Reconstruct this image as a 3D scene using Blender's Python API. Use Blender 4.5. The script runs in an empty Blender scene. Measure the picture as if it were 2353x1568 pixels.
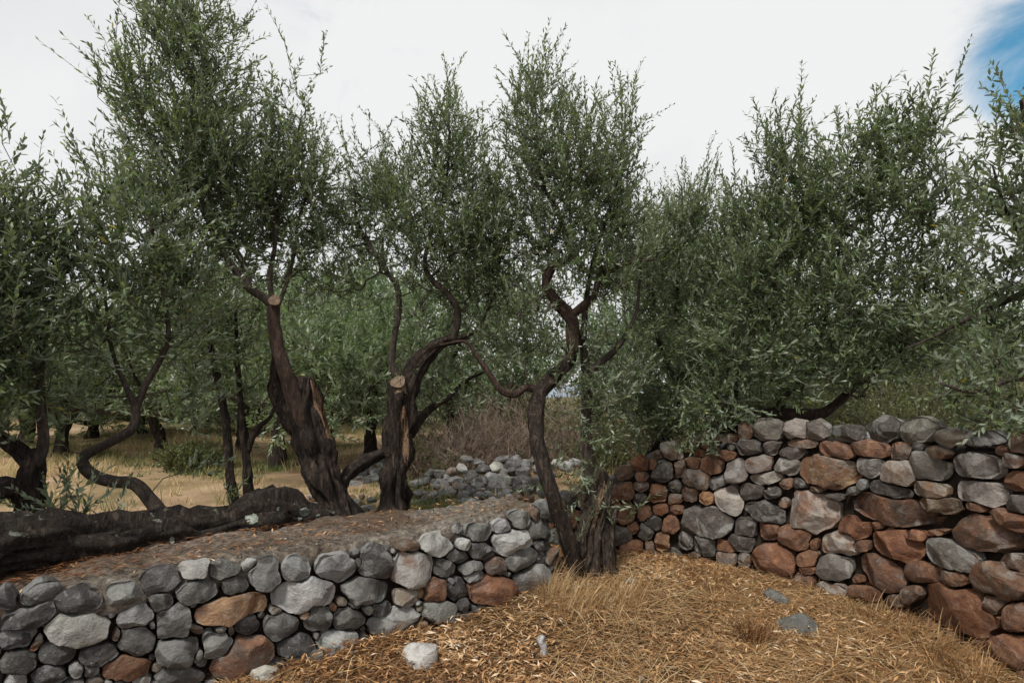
import bpy, math, random
import numpy as np
from mathutils import Vector, Matrix, noise as mnoise

# ------------------------------------------------------------------ camera
SC = bpy.context.scene
COL = SC.collection
FPX = 20.0 / 36.0 * 2352.0           # focal length in the pixels used for measuring (2352 x 1568)
HOR = 880.0                          # horizon row
CAMZ = 1.55
PITCH = math.atan((HOR - 784.0) / FPX)
cam_d = bpy.data.cameras.new("camera")
cam_d.lens = 20.0
cam_d.sensor_width = 36.0
cam_d.clip_start = 0.05
cam_d.clip_end = 9000.0
cam = bpy.data.objects.new("camera", cam_d)
cam.location = (0, 0, CAMZ)
cam.rotation_euler = (math.pi / 2 + PITCH, 0, 0)
COL.objects.link(cam)
SC.camera = cam

# ------------------------------------------------------------------ sky, sun, exposure
SUN_EL, SUN_AZ = math.radians(52), math.radians(205)     # azimuth clockwise from +Y (view direction)
SUN_STR, SKY_STR, CLOUD = 2.9, 0.13, 0.70
SC.view_settings.view_transform = 'Standard'
SC.view_settings.look = 'None'
SC.view_settings.exposure = 0.36
SC.view_settings.gamma = 1.0
SC.view_settings.use_curve_mapping = False
SC.cycles.max_bounces = 5
SC.cycles.diffuse_bounces = 3
SC.cycles.glossy_bounces = 2
SC.cycles.transmission_bounces = 2
SC.cycles.use_adaptive_sampling = True
SC.cycles.adaptive_threshold = 0.02
SC.cycles.use_denoising = True

def pix_dir(px, py):
    a = (px - 1176.0) / FPX
    b = (784.0 - py) / FPX
    return (a, math.cos(PITCH) - b * math.sin(PITCH), math.sin(PITCH) + b * math.cos(PITCH))

def P(px, py, Y):
    """point at depth Y metres in front of the camera that is seen at a measured place"""
    d = pix_dir(px, py)
    t = Y / d[1]
    return np.array((d[0] * t, Y, CAMZ + d[2] * t))

world = bpy.data.worlds.new("World")
SC.world = world
world.use_nodes = True
wn, wl = world.node_tree.nodes, world.node_tree.links
wn.clear()
def wnode(t, **k):
    n = wn.new(t)
    for a, b in k.items():
        setattr(n, a, b)
    return n
w_out = wnode('ShaderNodeOutputWorld')
w_bg = wnode('ShaderNodeBackground')
w_sky = wnode('ShaderNodeTexSky', sky_type='NISHITA', sun_disc=False)
w_sky.sun_elevation = SUN_EL
w_sky.sun_rotation = SUN_AZ
w_sky.air_density = 1.0
w_sky.ozone_density = 2.2
w_sc = wnode('ShaderNodeVectorMath', operation='SCALE')
w_sc.inputs['Scale'].default_value = SKY_STR
w_tint = wnode('ShaderNodeMixRGB', blend_type='MULTIPLY')
w_tint.inputs['Fac'].default_value = 1.0
w_tint.inputs['Color2'].default_value = (0.36, 0.88, 0.88, 1)
wl.new(w_sky.outputs[0], w_tint.inputs['Color1'])
wl.new(w_tint.outputs[0], w_sc.inputs[0])
w_tc = wnode('ShaderNodeTexCoord')
w_n1 = wnode('ShaderNodeTexNoise')
w_n1.inputs['Scale'].default_value = 5.5
w_n1.inputs['Detail'].default_value = 9.0
w_n1.inputs['Roughness'].default_value = 0.62
w_n1.inputs['Distortion'].default_value = 1.0
wl.new(w_tc.outputs['Generated'], w_n1.inputs['Vector'])
# the break in the cloud seen in the upper right
gd = Vector(pix_dir(2375, 135)).normalized()
w_dot = wnode('ShaderNodeVectorMath', operation='DOT_PRODUCT')
w_nrm = wnode('ShaderNodeVectorMath', operation='NORMALIZE')
wl.new(w_tc.outputs['Generated'], w_nrm.inputs[0])
wl.new(w_nrm.outputs[0], w_dot.inputs[0])
w_dot.inputs[1].default_value = gd
w_gap = wnode('ShaderNodeMapRange')
w_gap.inputs['From Min'].default_value = 0.9945
w_gap.inputs['From Max'].default_value = 1.0
w_gap.inputs['To Min'].default_value = 0.0
w_gap.inputs['To Max'].default_value = 0.56
w_gap.interpolation_type = 'SMOOTHSTEP'
wl.new(w_dot.outputs['Value'], w_gap.inputs['Value'])
w_add = wnode('ShaderNodeMath', operation='SUBTRACT')
wl.new(w_n1.outputs['Fac'], w_add.inputs[0])
wl.new(w_gap.outputs[0], w_add.inputs[1])
w_cov = wnode('ShaderNodeMapRange')
w_cov.interpolation_type = 'SMOOTHSTEP'
w_cov.inputs['From Min'].default_value = -0.12
w_cov.inputs['From Max'].default_value = 0.42
wl.new(w_add.outputs[0], w_cov.inputs['Value'])
w_n2 = wnode('ShaderNodeTexNoise')
w_n2.inputs['Scale'].default_value = 1.7
w_n2.inputs['Detail'].default_value = 7.0
w_n2.inputs['Roughness'].default_value = 0.5
wl.new(w_tc.outputs['Generated'], w_n2.inputs['Vector'])
w_cr = wnode('ShaderNodeValToRGB')
w_cr.color_ramp.elements[0].position = 0.38
w_cr.color_ramp.elements[0].color = (0.78 * CLOUD, 0.80 * CLOUD, 0.815 * CLOUD, 1)
w_cr.color_ramp.elements[1].position = 0.58
w_cr.color_ramp.elements[1].color = (0.975 * CLOUD, 0.98 * CLOUD, 0.985 * CLOUD, 1)
wl.new(w_n2.outputs['Fac'], w_cr.inputs['Fac'])
w_mix = wnode('ShaderNodeMixRGB')
wl.new(w_cov.outputs[0], w_mix.inputs['Fac'])
wl.new(w_sc.outputs[0], w_mix.inputs['Color1'])
wl.new(w_cr.outputs['Color'], w_mix.inputs['Color2'])
wl.new(w_mix.outputs[0], w_bg.inputs['Color'])
w_bg.inputs['Strength'].default_value = 1.0
wl.new(w_bg.outputs[0], w_out.inputs['Surface'])

sun_d = bpy.data.lights.new("sun", 'SUN')
sun_d.energy = SUN_STR
sun_d.angle = math.radians(10)
sun_d.color = (1.0, 0.95, 0.87)
sun = bpy.data.objects.new("sun", sun_d)
sdir = Vector((math.sin(SUN_AZ) * math.cos(SUN_EL), math.cos(SUN_AZ) * math.cos(SUN_EL), math.sin(SUN_EL)))
sun.rotation_euler = sdir.to_track_quat('Z', 'Y').to_euler()
sun.location = sdir * 50
COL.objects.link(sun)

# ------------------------------------------------------------------ helpers
RNG = np.random.default_rng(7)
random.seed(7)

def vnoise(p, seed=0):
    """cheap value noise in 3-D, -1..1"""
    p = np.asarray(p, dtype=np.float64)
    i = np.floor(p).astype(np.int64)
    f = p - i
    f = f * f * (3 - 2 * f)
    def h(ix, iy, iz):
        n = (ix * 374761393 + iy * 668265263 + iz * 1274126177 + seed * 974711) & 0x7fffffff
        n = ((n ^ (n >> 13)) * 1103515245) & 0x7fffffff
        n = ((n ^ (n >> 15)) * 1597334677) & 0x7fffffff
        n = n ^ (n >> 14)
        return (n & 0xffff) / 32767.5 - 1.0
    ix, iy, iz = i[..., 0], i[..., 1], i[..., 2]
    fx, fy, fz = f[..., 0], f[..., 1], f[..., 2]
    def lerp(a, b, t):
        return a + (b - a) * t
    return lerp(
        lerp(lerp(h(ix, iy, iz), h(ix + 1, iy, iz), fx), lerp(h(ix, iy + 1, iz), h(ix + 1, iy + 1, iz), fx), fy),
        lerp(lerp(h(ix, iy, iz + 1), h(ix + 1, iy, iz + 1), fx), lerp(h(ix, iy + 1, iz + 1), h(ix + 1, iy + 1, iz + 1), fx), fy), fz)

def fbm(p, seed=0, oct=3):
    p = np.asarray(p, dtype=np.float64)
    s, a = 0.0, 1.0
    for k in range(oct):
        s = s + a * vnoise(p * (2.03 ** k) + 11.3 * k, seed + k)
        a *= 0.5
    return s

def smooth01(x, a, b):
    t = np.clip((x - a) / (b - a), 0, 1)
    return t * t * (3 - 2 * t)

def unit(v):
    n = np.linalg.norm(v, axis=-1, keepdims=True)
    return v / np.maximum(n, 1e-9)

class Acc:
    """collects vertices and faces (tris and quads) of ONE mesh"""
    def __init__(self):
        self.v, self.t, self.q, self.a, self.n = [], [], [], [], 0
    def add(self, v, tris=None, quads=None, attr=None):
        v = np.asarray(v, dtype=np.float32).reshape(-1, 3)
        if tris is not None and len(tris):
            self.t.append(np.asarray(tris, dtype=np.int32).reshape(-1, 3) + self.n)
        if quads is not None and len(quads):
            self.q.append(np.asarray(quads, dtype=np.int32).reshape(-1, 4) + self.n)
        self.v.append(v)
        if attr is None:
            attr = np.zeros(len(v), dtype=np.float32)
        elif np.isscalar(attr):
            attr = np.full(len(v), attr, dtype=np.float32)
        self.a.append(np.asarray(attr, dtype=np.float32))
        self.n += len(v)
    def mesh(self, name, smooth=True):
        me = bpy.data.meshes.new(name)
        v = np.concatenate(self.v)
        t = np.concatenate(self.t) if self.t else np.zeros((0, 3), np.int32)
        q = np.concatenate(self.q) if self.q else np.zeros((0, 4), np.int32)
        me.vertices.add(len(v))
        me.vertices.foreach_set('co', v.ravel())
        li = np.concatenate([t.ravel(), q.ravel()])
        me.loops.add(len(li))
        me.loops.foreach_set('vertex_index', li)
        st = np.concatenate([np.arange(len(t)) * 3, len(t) * 3 + np.arange(len(q)) * 4]).astype(np.int32)
        me.polygons.add(len(st))
        me.polygons.foreach_set('loop_start', st)
        me.polygons.foreach_set('use_smooth', np.full(len(st), smooth, dtype=bool))
        at = me.attributes.new('rnd', 'FLOAT', 'POINT')
        at.data.foreach_set('value', np.concatenate(self.a))
        me.update(calc_edges=True)
        return me

def link(name, me, mat, parent=None, loc=None, label=None, cat=None, group=None, kind=None, color=None):
    if mat is not None and not me.materials:
        me.materials.append(mat)
    o = bpy.data.objects.new(name, me)
    COL.objects.link(o)
    if parent is not None:
        o.parent = parent
    if loc is not None:
        o.location = loc
    for k, x in (('label', label), ('category', cat), ('group', group), ('kind', kind)):
        if x:
            o[k] = x
    if color is not None:
        o.color = color
    return o

def empty(name, loc, label, cat, group=None):
    o = bpy.data.objects.new(name, None)
    o.empty_display_size = 0.1
    o.location = loc
    COL.objects.link(o)
    o['label'], o['category'] = label, cat
    if group:
        o['group'] = group
    return o

# ------------------------------------------------------------------ materials
def new_mat(name):
    m = bpy.data.materials.new(name)
    m.use_nodes = True
    m.node_tree.nodes.clear()
    return m

class NB:
    def __init__(self, m):
        self.t = m.node_tree
    def n(self, typ, inputs=None, **props):
        nd = self.t.nodes.new(typ)
        for k, v in props.items():
            setattr(nd, k, v)
        for k, v in (inputs or {}).items():
            s = nd.inputs[k]
            if hasattr(v, 'node'):
                self.t.links.new(v, s)
            else:
                s.default_value = v
        return nd
    def noise(self, vec, scale, detail=4, rough=0.55, dist=0.0):
        return self.n('ShaderNodeTexNoise', {'Vector': vec, 'Scale': scale, 'Detail': detail, 'Roughness': rough, 'Distortion': dist}).outputs['Fac']
    def ramp(self, fac, stops):
        nd = self.n('ShaderNodeValToRGB', {'Fac': fac})
        el = nd.color_ramp.elements
        while len(el) < len(stops):
            el.new(0.5)
        for e, (p, c) in zip(el, stops):
            e.position = p
            e.color = (*c, 1) if len(c) == 3 else c
        return nd.outputs['Color']
    def map(self, v, a, b, c=0.0, d=1.0):
        return self.n('ShaderNodeMapRange', {'Value': v, 'From Min': a, 'From Max': b, 'To Min': c, 'To Max': d}).outputs[0]
    def mix(self, f, a, b, blend='MIX'):
        return self.n('ShaderNodeMixRGB', {'Fac': f, 'Color1': a, 'Color2': b}, blend_type=blend).outputs[0]
    def math(self, op, a, b=0.0):
        return self.n('ShaderNodeMath', {0: a, 1: b}, operation=op).outputs[0]
    def out(self, sh):
        self.n('ShaderNodeOutputMaterial', {'Surface': sh})

def c3(r, g, b):
    return (r, g, b, 1.0)

def stone_material(small=False):
    m = new_mat('limestone_chips' if small else 'limestone')
    b = NB(m)
    tc = b.n('ShaderNodeTexCoord').outputs['Object']
    oi = b.n('ShaderNodeObjectInfo')
    off = b.n('ShaderNodeVectorMath', {0: tc, 1: b.n('ShaderNodeCombineXYZ', {0: b.math('MULTIPLY', oi.outputs['Random'], 37.0), 1: b.math('MULTIPLY', oi.outputs['Random'], 91.0), 2: 3.0}).outputs[0]}, operation='ADD').outputs[0]
    big = b.noise(off, 5.0, 5, 0.6, 0.6)
    mid = b.noise(off, 17.0, 6, 0.65, 0.4)
    fine = b.noise(off, 95.0, 5, 0.7)
    base, stain = oi.outputs['Color'], oi.outputs['Alpha']
    if small:
        at = b.n('ShaderNodeAttribute', attribute_name='rnd').outputs['Fac']
        base = b.ramp(at, [(0.0, (0.09, 0.088, 0.088)), (0.3, (0.20, 0.20, 0.20)), (0.5, (0.30, 0.30, 0.29)), (0.6, (0.17, 0.135, 0.105)), (1.0, (0.24, 0.13, 0.08))])
        stain = b.map(at, 0.5, 1.0, 0.12, 0.8)
    dark = b.mix(1.0, base, c3(0.42, 0.41, 0.42), 'MULTIPLY')
    lite = b.mix(0.5, b.mix(1.0, base, c3(1.45, 1.45, 1.45), 'MULTIPLY'), c3(0.33, 0.335, 0.33))
    col = b.mix(b.map(big, 0.36, 0.62), dark, base)
    col = b.mix(b.map(mid, 0.5, 0.68, 0, 0.75), col, lite)
    # fresher broken faces
    brk = b.noise(off, 4.2, 3, 0.5, 0.8)
    col = b.mix(b.map(brk, 0.57, 0.585, 0, 0.5), col, b.mix(0.6, lite, c3(0.36, 0.365, 0.36)))
    # iron staining: how much of the stone is stained comes with the stone
    st = b.noise(off, 6.5, 4, 0.6, 1.0)
    rust_f = b.map(b.math('ADD', st, b.math('MULTIPLY', b.math('SUBTRACT', stain, 0.5), 0.62)), 0.44, 0.60)
    rustc = b.ramp(b.noise(off, 11.0, 7, 0.7, 0.6), [(0.28, (0.038, 0.022, 0.017)), (0.44, (0.125, 0.055, 0.031)), (0.58, (0.25, 0.115, 0.058)), (0.72, (0.40, 0.27, 0.18))])
    col = b.mix(b.math('MULTIPLY', rust_f, 0.8), col, rustc)
    # pale lichen flecks and scratches
    fl = b.noise(off, 60.0, 3, 0.6)
    col = b.mix(b.map(fl, 0.66, 0.72, 0, 0.6), col, c3(0.42, 0.43, 0.42))
    col = b.mix(b.map(fine, 0.3, 0.7, 0.35, 0.0), col, c3(0.03, 0.028, 0.027))
    vor = b.n('ShaderNodeTexVoronoi', {'Vector': b.n('ShaderNodeVectorMath', {0: off, 1: b.n('ShaderNodeVectorMath', {0: b.n('ShaderNodeTexNoise', {'Vector': off, 'Scale': 8.0}).outputs['Color'], 'Scale': 0.09}, operation='SCALE').outputs[0]}, operation='ADD').outputs[0], 'Scale': 11.0}, feature='F1').outputs['Distance']
    hgt = b.math('ADD', b.math('ADD', b.math('ADD', b.math('MULTIPLY', mid, 0.9), b.math('MULTIPLY', vor, 0.5)), b.math('MULTIPLY', fine, 0.34)), b.math('MULTIPLY', big, 0.8))
    bump = b.n('ShaderNodeBump', {'Height': hgt, 'Strength': 0.85, 'Distance': 0.026}).outputs[0]
    bs = b.n('ShaderNodeBsdfPrincipled', {'Base Color': col, 'Roughness': b.map(mid, 0.3, 0.7, 0.62, 0.85), 'Specular IOR Level': 0.35, 'Normal': bump})
    b.out(bs.outputs[0])
    return m

def bark_material(name, c_dark, c_mid, c_lite, scale=1.0, lichen=0.0):
    m = new_mat(name)
    b = NB(m)
    tc = b.n('ShaderNodeTexCoord').outputs['Object']
    mp = b.n('ShaderNodeMapping', {'Vector': tc, 'Scale': (1.0, 1.0, 0.28)}).outputs[0]
    n1 = b.noise(mp, 38.0 * scale, 6, 0.7, 0.8)
    n2 = b.noise(tc, 9.0 * scale, 5, 0.6)
    n3 = b.noise(tc, 120.0 * scale, 4, 0.7)
    col = b.ramp(n1, [(0.34, c_dark), (0.52, c_mid), (0.72, c_lite)])
    col = b.mix(b.map(n2, 0.35, 0.65, 0.55, 0.0), col, (*c_dark, 1))
    col = b.mix(b.map(n3, 0.3, 0.7, 0.3, 0.0), col, c3(0.01, 0.008, 0.007))
    if lichen:
        ln = b.noise(tc, 11.0, 5, 0.6, 0.3)
        col = b.mix(b.map(ln, 0.63, 0.66, 0, lichen), col, c3(0.30, 0.33, 0.28))
    hgt = b.math('ADD', b.math('MULTIPLY', n1, 1.0), b.math('MULTIPLY', n3, 0.25))
    bump = b.n('ShaderNodeBump', {'Height': hgt, 'Strength': 1.0, 'Distance': 0.03 / scale}).outputs[0]
    bs = b.n('ShaderNodeBsdfPrincipled', {'Base Color': col, 'Roughness': 0.88, 'Specular IOR Level': 0.25, 'Normal': bump})
    b.out(bs.outputs[0])
    return m

def leaf_material(name, top_a, top_b, under, yellow=(0.34, 0.27, 0.03), ypos=0.992, trans=0.22, rough=0.42):
    m = new_mat(name)
    b = NB(m)
    at = b.n('ShaderNodeAttribute', attribute_name='rnd').outputs['Fac']
    geo = b.n('ShaderNodeNewGeometry')
    top = b.ramp(at, [(0.12, top_a), (0.9, top_b), (ypos, top_b), (min(ypos + 0.004, 1.0), yellow)])
    und = b.mix(b.map(at, 0.0, 1.0, 0.0, 0.45), (*under, 1), c3(under[0] * 0.7, under[1] * 0.75, under[2] * 0.65))
    col = b.mix(geo.outputs['Backfacing'], top, und)
    bs = b.n('ShaderNodeBsdfPrincipled', {'Base Color': col, 'Roughness': rough, 'Specular IOR Level': 0.5})
    tr = b.n('ShaderNodeBsdfTranslucent', {'Color': b.mix(1.0, top, c3(1.6, 1.75, 0.9), 'MULTIPLY')})
    mx = b.n('ShaderNodeMixShader', {0: trans, 1: bs.outputs[0], 2: tr.outputs[0]})
    b.out(mx.outputs[0])
    return m

def ramp_attr_material(name, stops, rough=0.75, trans=0.0, spec=0.3):
    m = new_mat(name)
    b = NB(m)
    at = b.n('ShaderNodeAttribute', attribute_name='rnd').outputs['Fac']
    col = b.ramp(at, stops)
    bs = b.n('ShaderNodeBsdfPrincipled', {'Base Color': col, 'Roughness': rough, 'Specular IOR Level': spec})
    sh = bs.outputs[0]
    if trans:
        tr = b.n('ShaderNodeBsdfTranslucent', {'Color': col})
        sh = b.n('ShaderNodeMixShader', {0: trans, 1: sh, 2: tr.outputs[0]}).outputs[0]
    b.out(sh)
    return m

def noise_material(name, stops, scale, bump=0.5, dist=0.02, fine=60.0, rough=0.9, stops2=None, scale2=1.0):
    m = new_mat(name)
    b = NB(m)
    tc = b.n('ShaderNodeTexCoord').outputs['Object']
    n1 = b.noise(tc, scale, 8, 0.65, 0.3)
    n2 = b.noise(tc, fine, 5, 0.7)
    col = b.ramp(n1, stops)
    if stops2:
        col = b.mix(b.map(b.noise(tc, scale2, 4, 0.55, 0.5), 0.42, 0.6), col, b.ramp(n1, stops2))
    col = b.mix(b.map(n2, 0.3, 0.7, 0.4, 0.0), col, c3(0.03, 0.02, 0.015))
    h = b.math('ADD', n1, b.math('MULTIPLY', n2, 0.5))
    bp = b.n('ShaderNodeBump', {'Height': h, 'Strength': bump, 'Distance': dist}).outputs[0]
    bs = b.n('ShaderNodeBsdfPrincipled', {'Base Color': col, 'Roughness': rough, 'Specular IOR Level': 0.2, 'Normal': bp})
    b.out(bs.outputs[0])
    return m

M_STONE = stone_material()
M_CHIPS = stone_material(True)
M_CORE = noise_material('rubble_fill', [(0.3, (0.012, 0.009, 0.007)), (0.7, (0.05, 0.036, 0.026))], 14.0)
M_BARK = bark_material('old_olive_bark', (0.007, 0.005, 0.0045), (0.048, 0.034, 0.027), (0.20, 0.15, 0.115))
M_BARK_GREY = bark_material('grey_olive_bark', (0.012, 0.009, 0.008), (0.085, 0.064, 0.050), (0.29, 0.225, 0.175))
M_BARK_LOG = bark_material('fallen_olive_bark', (0.010, 0.008, 0.007), (0.048, 0.036, 0.029), (0.16, 0.125, 0.10), 1.1, 0.5)
M_LIMB = bark_material('young_olive_bark', (0.028, 0.021, 0.018), (0.095, 0.073, 0.060), (0.21, 0.175, 0.15), 1.6)
M_LIMBRED = bark_material('reddish_olive_bark', (0.022, 0.014, 0.011), (0.080, 0.050, 0.038), (0.17, 0.12, 0.095), 1.3)
M_TWIG = ramp_attr_material('twig_bark', [(0.0, (0.030, 0.024, 0.018)), (1.0, (0.12, 0.10, 0.075))], 0.8)
M_CUT = noise_material('sawn_wood', [(0.3, (0.07, 0.048, 0.034)), (0.5, (0.20, 0.145, 0.10)), (0.7, (0.33, 0.25, 0.175))], 55.0, 0.4, 0.006)
M_SPLIT = noise_material('split_wood', [(0.3, (0.07, 0.042, 0.026)), (0.5, (0.17, 0.105, 0.065)), (0.7, (0.30, 0.20, 0.125))], 60.0, 0.6, 0.008)
M_LEAF = leaf_material('olive_leaf', (0.018, 0.032, 0.017), (0.205, 0.262, 0.138), (0.27, 0.31, 0.235), trans=0.34, rough=0.36)
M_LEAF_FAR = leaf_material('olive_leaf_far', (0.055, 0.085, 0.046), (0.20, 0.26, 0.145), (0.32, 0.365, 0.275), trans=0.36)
M_SHRUB = leaf_material('shrub_leaf', (0.05, 0.065, 0.022), (0.13, 0.14, 0.05), (0.16, 0.17, 0.09), trans=0.3)
M_LITTER = ramp_attr_material('dry_leaf', [(0.0, (0.045, 0.022, 0.012)), (0.3, (0.21, 0.10, 0.042)), (0.6, (0.44, 0.245, 0.105)), (0.9, (0.64, 0.45, 0.26)), (1.0, (0.70, 0.58, 0.43))], 0.6, 0.1)
M_STRAW = ramp_attr_material('dry_straw', [(0.0, (0.09, 0.05, 0.024)), (0.35, (0.30, 0.165, 0.068)), (0.6, (0.44, 0.28, 0.13)), (1.0, (0.70, 0.55, 0.34))], 0.65, 0.15)
M_GRASS = ramp_attr_material('field_grass', [(0.0, (0.10, 0.14, 0.045)), (0.4, (0.25, 0.25, 0.10)), (0.7, (0.52, 0.40, 0.21)), (1.0, (0.68, 0.54, 0.34))], 0.8, 0.25)
M_NEEDLE = ramp_attr_material('fallen_needle', [(0.0, (0.05, 0.02, 0.01)), (0.6, (0.20, 0.075, 0.028)), (1.0, (0.36, 0.17, 0.07))], 0.7)
M_CAP = noise_material('weathered_mortar', [(0.32, (0.060, 0.050, 0.041)), (0.5, (0.22, 0.190, 0.158)), (0.66, (0.42, 0.38, 0.33))], 30.0, 1.0, 0.022, 110.0,
                       stops2=[(0.3, (0.065, 0.047, 0.034)), (0.7, (0.20, 0.150, 0.108))], scale2=1.6)

def ground_material():
    m = new_mat('dry_earth')
    b = NB(m)
    tc = b.n('ShaderNodeTexCoord').outputs['Object']
    n1 = b.noise(tc, 1.1, 6, 0.6, 0.4)
    n2 = b.noise(tc, 26.0, 6, 0.7)
    n3 = b.noise(tc, 0.13, 5, 0.6)
    near = b.ramp(n2, [(0.3, (0.035, 0.020, 0.011)), (0.52, (0.095, 0.054, 0.027)), (0.75, (0.20, 0.12, 0.06))])
    far = b.ramp(n1, [(0.34, (0.26, 0.18, 0.11)), (0.5, (0.44, 0.295, 0.19)), (0.68, (0.56, 0.40, 0.28))])
    far = b.mix(b.map(n3, 0.45, 0.62), far, b.ramp(n1, [(0.35, (0.085, 0.085, 0.03)), (0.65, (0.26, 0.20, 0.085))]))
    sep = b.n('ShaderNodeSeparateXYZ', {0: tc})
    fz = b.map(b.n('ShaderNodeAttribute', attribute_name='rnd').outputs['Fac'], 0.0, 1.0)
    far = b.mix(b.map(sep.outputs[1], 13.0, 24.0, 0.0, 0.85), far, b.ramp(n1, [(0.35, (0.06, 0.07, 0.028)), (0.65, (0.17, 0.16, 0.075))]))
    far = b.mix(b.map(sep.outputs[0], 2.5, 5.0, 0.0, 0.85), far, b.ramp(n1, [(0.35, (0.07, 0.075, 0.03)), (0.65, (0.20, 0.18, 0.085))]))
    col = b.mix(fz, near, far)
    col = b.mix(b.map(n2, 0.3, 0.6, 0.4, 0.0), col, c3(0.04, 0.025, 0.014))
    bp = b.n('ShaderNodeBump', {'Height': n2, 'Strength': 0.8, 'Distance': 0.03}).outputs[0]
    bs = b.n('ShaderNodeBsdfPrincipled', {'Base Color': col, 'Roughness': 0.95, 'Specular IOR Level': 0.15, 'Normal': bp})
    b.out(bs.outputs[0])
    return m
M_GROUND = ground_material()
M_HILL = noise_material('scrub_hillside', [(0.35, (0.10, 0.12, 0.10)), (0.55, (0.19, 0.20, 0.18)), (0.7, (0.30, 0.28, 0.25))], 0.02, 0.2, 1.0, 0.2)
def water_material():
    m = new_mat('sea_water')
    b = NB(m)
    bs = b.n('ShaderNodeBsdfPrincipled', {'Base Color': c3(0.03, 0.10, 0.16), 'Roughness': 0.25})
    b.out(bs.outputs[0])
    return m
M_SEA = water_material()
M_LICHEN = noise_material('pale_lichen', [(0.32, (0.10, 0.11, 0.09)), (0.5, (0.26, 0.29, 0.25)), (0.7, (0.42, 0.45, 0.41))], 60.0, 0.6, 0.004, 200.0)
M_BONE = noise_material('bleached_wood', [(0.3, (0.25, 0.25, 0.25)), (0.7, (0.62, 0.61, 0.6))], 40.0, 0.7, 0.006)

# ------------------------------------------------------------------ walls in plan
def arc_poly(pts, step=0.04):
    """smooth resampled polyline in plan, running left to right"""
    pts = np.array(pts, float)
    ext = np.vstack([2 * pts[0] - pts[1], pts, 2 * pts[-1] - pts[-2]])
    out = []
    for i in range(1, len(ext) - 2):
        p0, p1, p2, p3 = ext[i - 1:i + 3]
        n = max(2, int(np.linalg.norm(p2 - p1) / step))
        for t in np.linspace(0, 1, n, endpoint=False):
            out.append(0.5 * ((2 * p1) + (-p0 + p2) * t + (2 * p0 - 5 * p1 + 4 * p2 - p3) * t ** 2 + (-p0 + 3 * p1 - 3 * p2 + p3) * t ** 3))
    out.append(pts[-1])
    return np.array(out)

class Wall:
    def __init__(self, pts):
        self.p = arc_poly(pts)
        d = np.diff(self.p, axis=0)
        self.s = np.concatenate([[0], np.cumsum(np.linalg.norm(d, axis=1))])
        self.L = self.s[-1]
    def at(self, u):
        x = np.interp(u, self.s, self.p[:, 0])
        y = np.interp(u, self.s, self.p[:, 1])
        return x, y
    def tan(self, u, h=0.12):
        a, b = np.array(self.at(max(0, u - h))), np.array(self.at(min(self.L, u + h)))
        t = b - a
        return t / np.linalg.norm(t)
    def hit(self, px, py):
        """(u, z, depth) where the sight line through a measured place meets the wall face"""
        d = pix_dir(px, py)
        dx, dy = d[0], d[1]
        a, b = self.p[:-1], self.p[1:]
        e = b - a
        den = dx * e[:, 1] - dy * e[:, 0]
        den = np.where(np.abs(den) < 1e-9, 1e-9, den)
        t = (a[:, 0] * e[:, 1] - a[:, 1] * e[:, 0]) / den
        k = (a[:, 0] * dy - a[:, 1] * dx) / den
        ok = (k >= -1e-6) & (k <= 1 + 1e-6) & (t > 0.5)
        if not ok.any():
            return None
        i = np.where(ok)[0][np.argmin(t[ok])]
        return self.s[i] + k[i] * (self.s[i + 1] - self.s[i]), CAMZ + d[2] * t[i], t[i] * dy

WL = Wall([(-4.3, 0.985), (-2.0, 2.645), (0.31, 4.31)])
WR = Wall([(0.33, 5.22), (0.95, 5.22), (1.42, 5.16), (1.66, 4.96), (2.17, 4.52), (2.48, 3.97), (2.60, 3.49), (2.66, 3.0), (2.70, 2.3), (2.6, 1.2)])

def signed_side(x, y):
    """distance to the wall line; positive behind the walls"""
    line = np.vstack([WL.p[::6], [(0.34, 4.8)], WR.p[::5]])
    line = np.vstack([[(-40, -25.0)], line, [(2.3, -1.0), (0.5, -30.0)]])
    best = np.full(x.shape, 1e9)
    side = np.zeros(x.shape)
    for a, b in zip(line[:-1], line[1:]):
        e = b - a
        L2 = (e * e).sum() + 1e-12
        t = np.clip(((x - a[0]) * e[0] + (y - a[1]) * e[1]) / L2, 0, 1)
        qx, qy = a[0] + t * e[0], a[1] + t * e[1]
        d = np.hypot(x - qx, y - qy)
        cr = e[0] * (y - a[1]) - e[1] * (x - a[0])
        m = d < best
        best = np.where(m, d, best)
        side = np.where(m, np.sign(cr), side)
    return best * side

def ground_h(x, y):
    x, y = np.asarray(x, float), np.asarray(y, float)
    s = signed_side(x, y)
    z0 = np.zeros_like(x)
    pn = np.stack([x, y, z0], -1)
    court = 0.05 * fbm(pn * 0.9, 3, 3) + 0.012 * fbm(pn * 6, 9, 2)
    court = court + 0.10 * np.exp(-((x - 0.75) ** 2 + (y - 4.4) ** 2) / 0.9)
    right = smooth01(x - 0.25 * (y - 5), 1.0, 2.6)
    back = 0.16 + 0.30 * right + 0.05 * fbm(pn * 0.5, 5, 3) * smooth01(s, 0.3, 2)
    hill = 6.5 * smooth01(x - 0.22 * y, 5.0, 34.0) * smooth01(y, 3.0, 30.0) + 22 * smooth01(x - 0.3 * y, 20, 160) * smooth01(y, 10, 120)
    drop = -16.0 * smooth01(y, 55.0, 230.0) * (1 - smooth01(np.abs(x), 120, 400))
    back = back + hill + drop + 0.25 * fbm(pn * 0.06, 8, 2) * smooth01(s, 6, 25)
    return court + (back - court) * smooth01(s, 0.12, 0.5)

def gz(x, y):
    return float(ground_h(np.array([x]), np.array([y]))[0])

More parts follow.
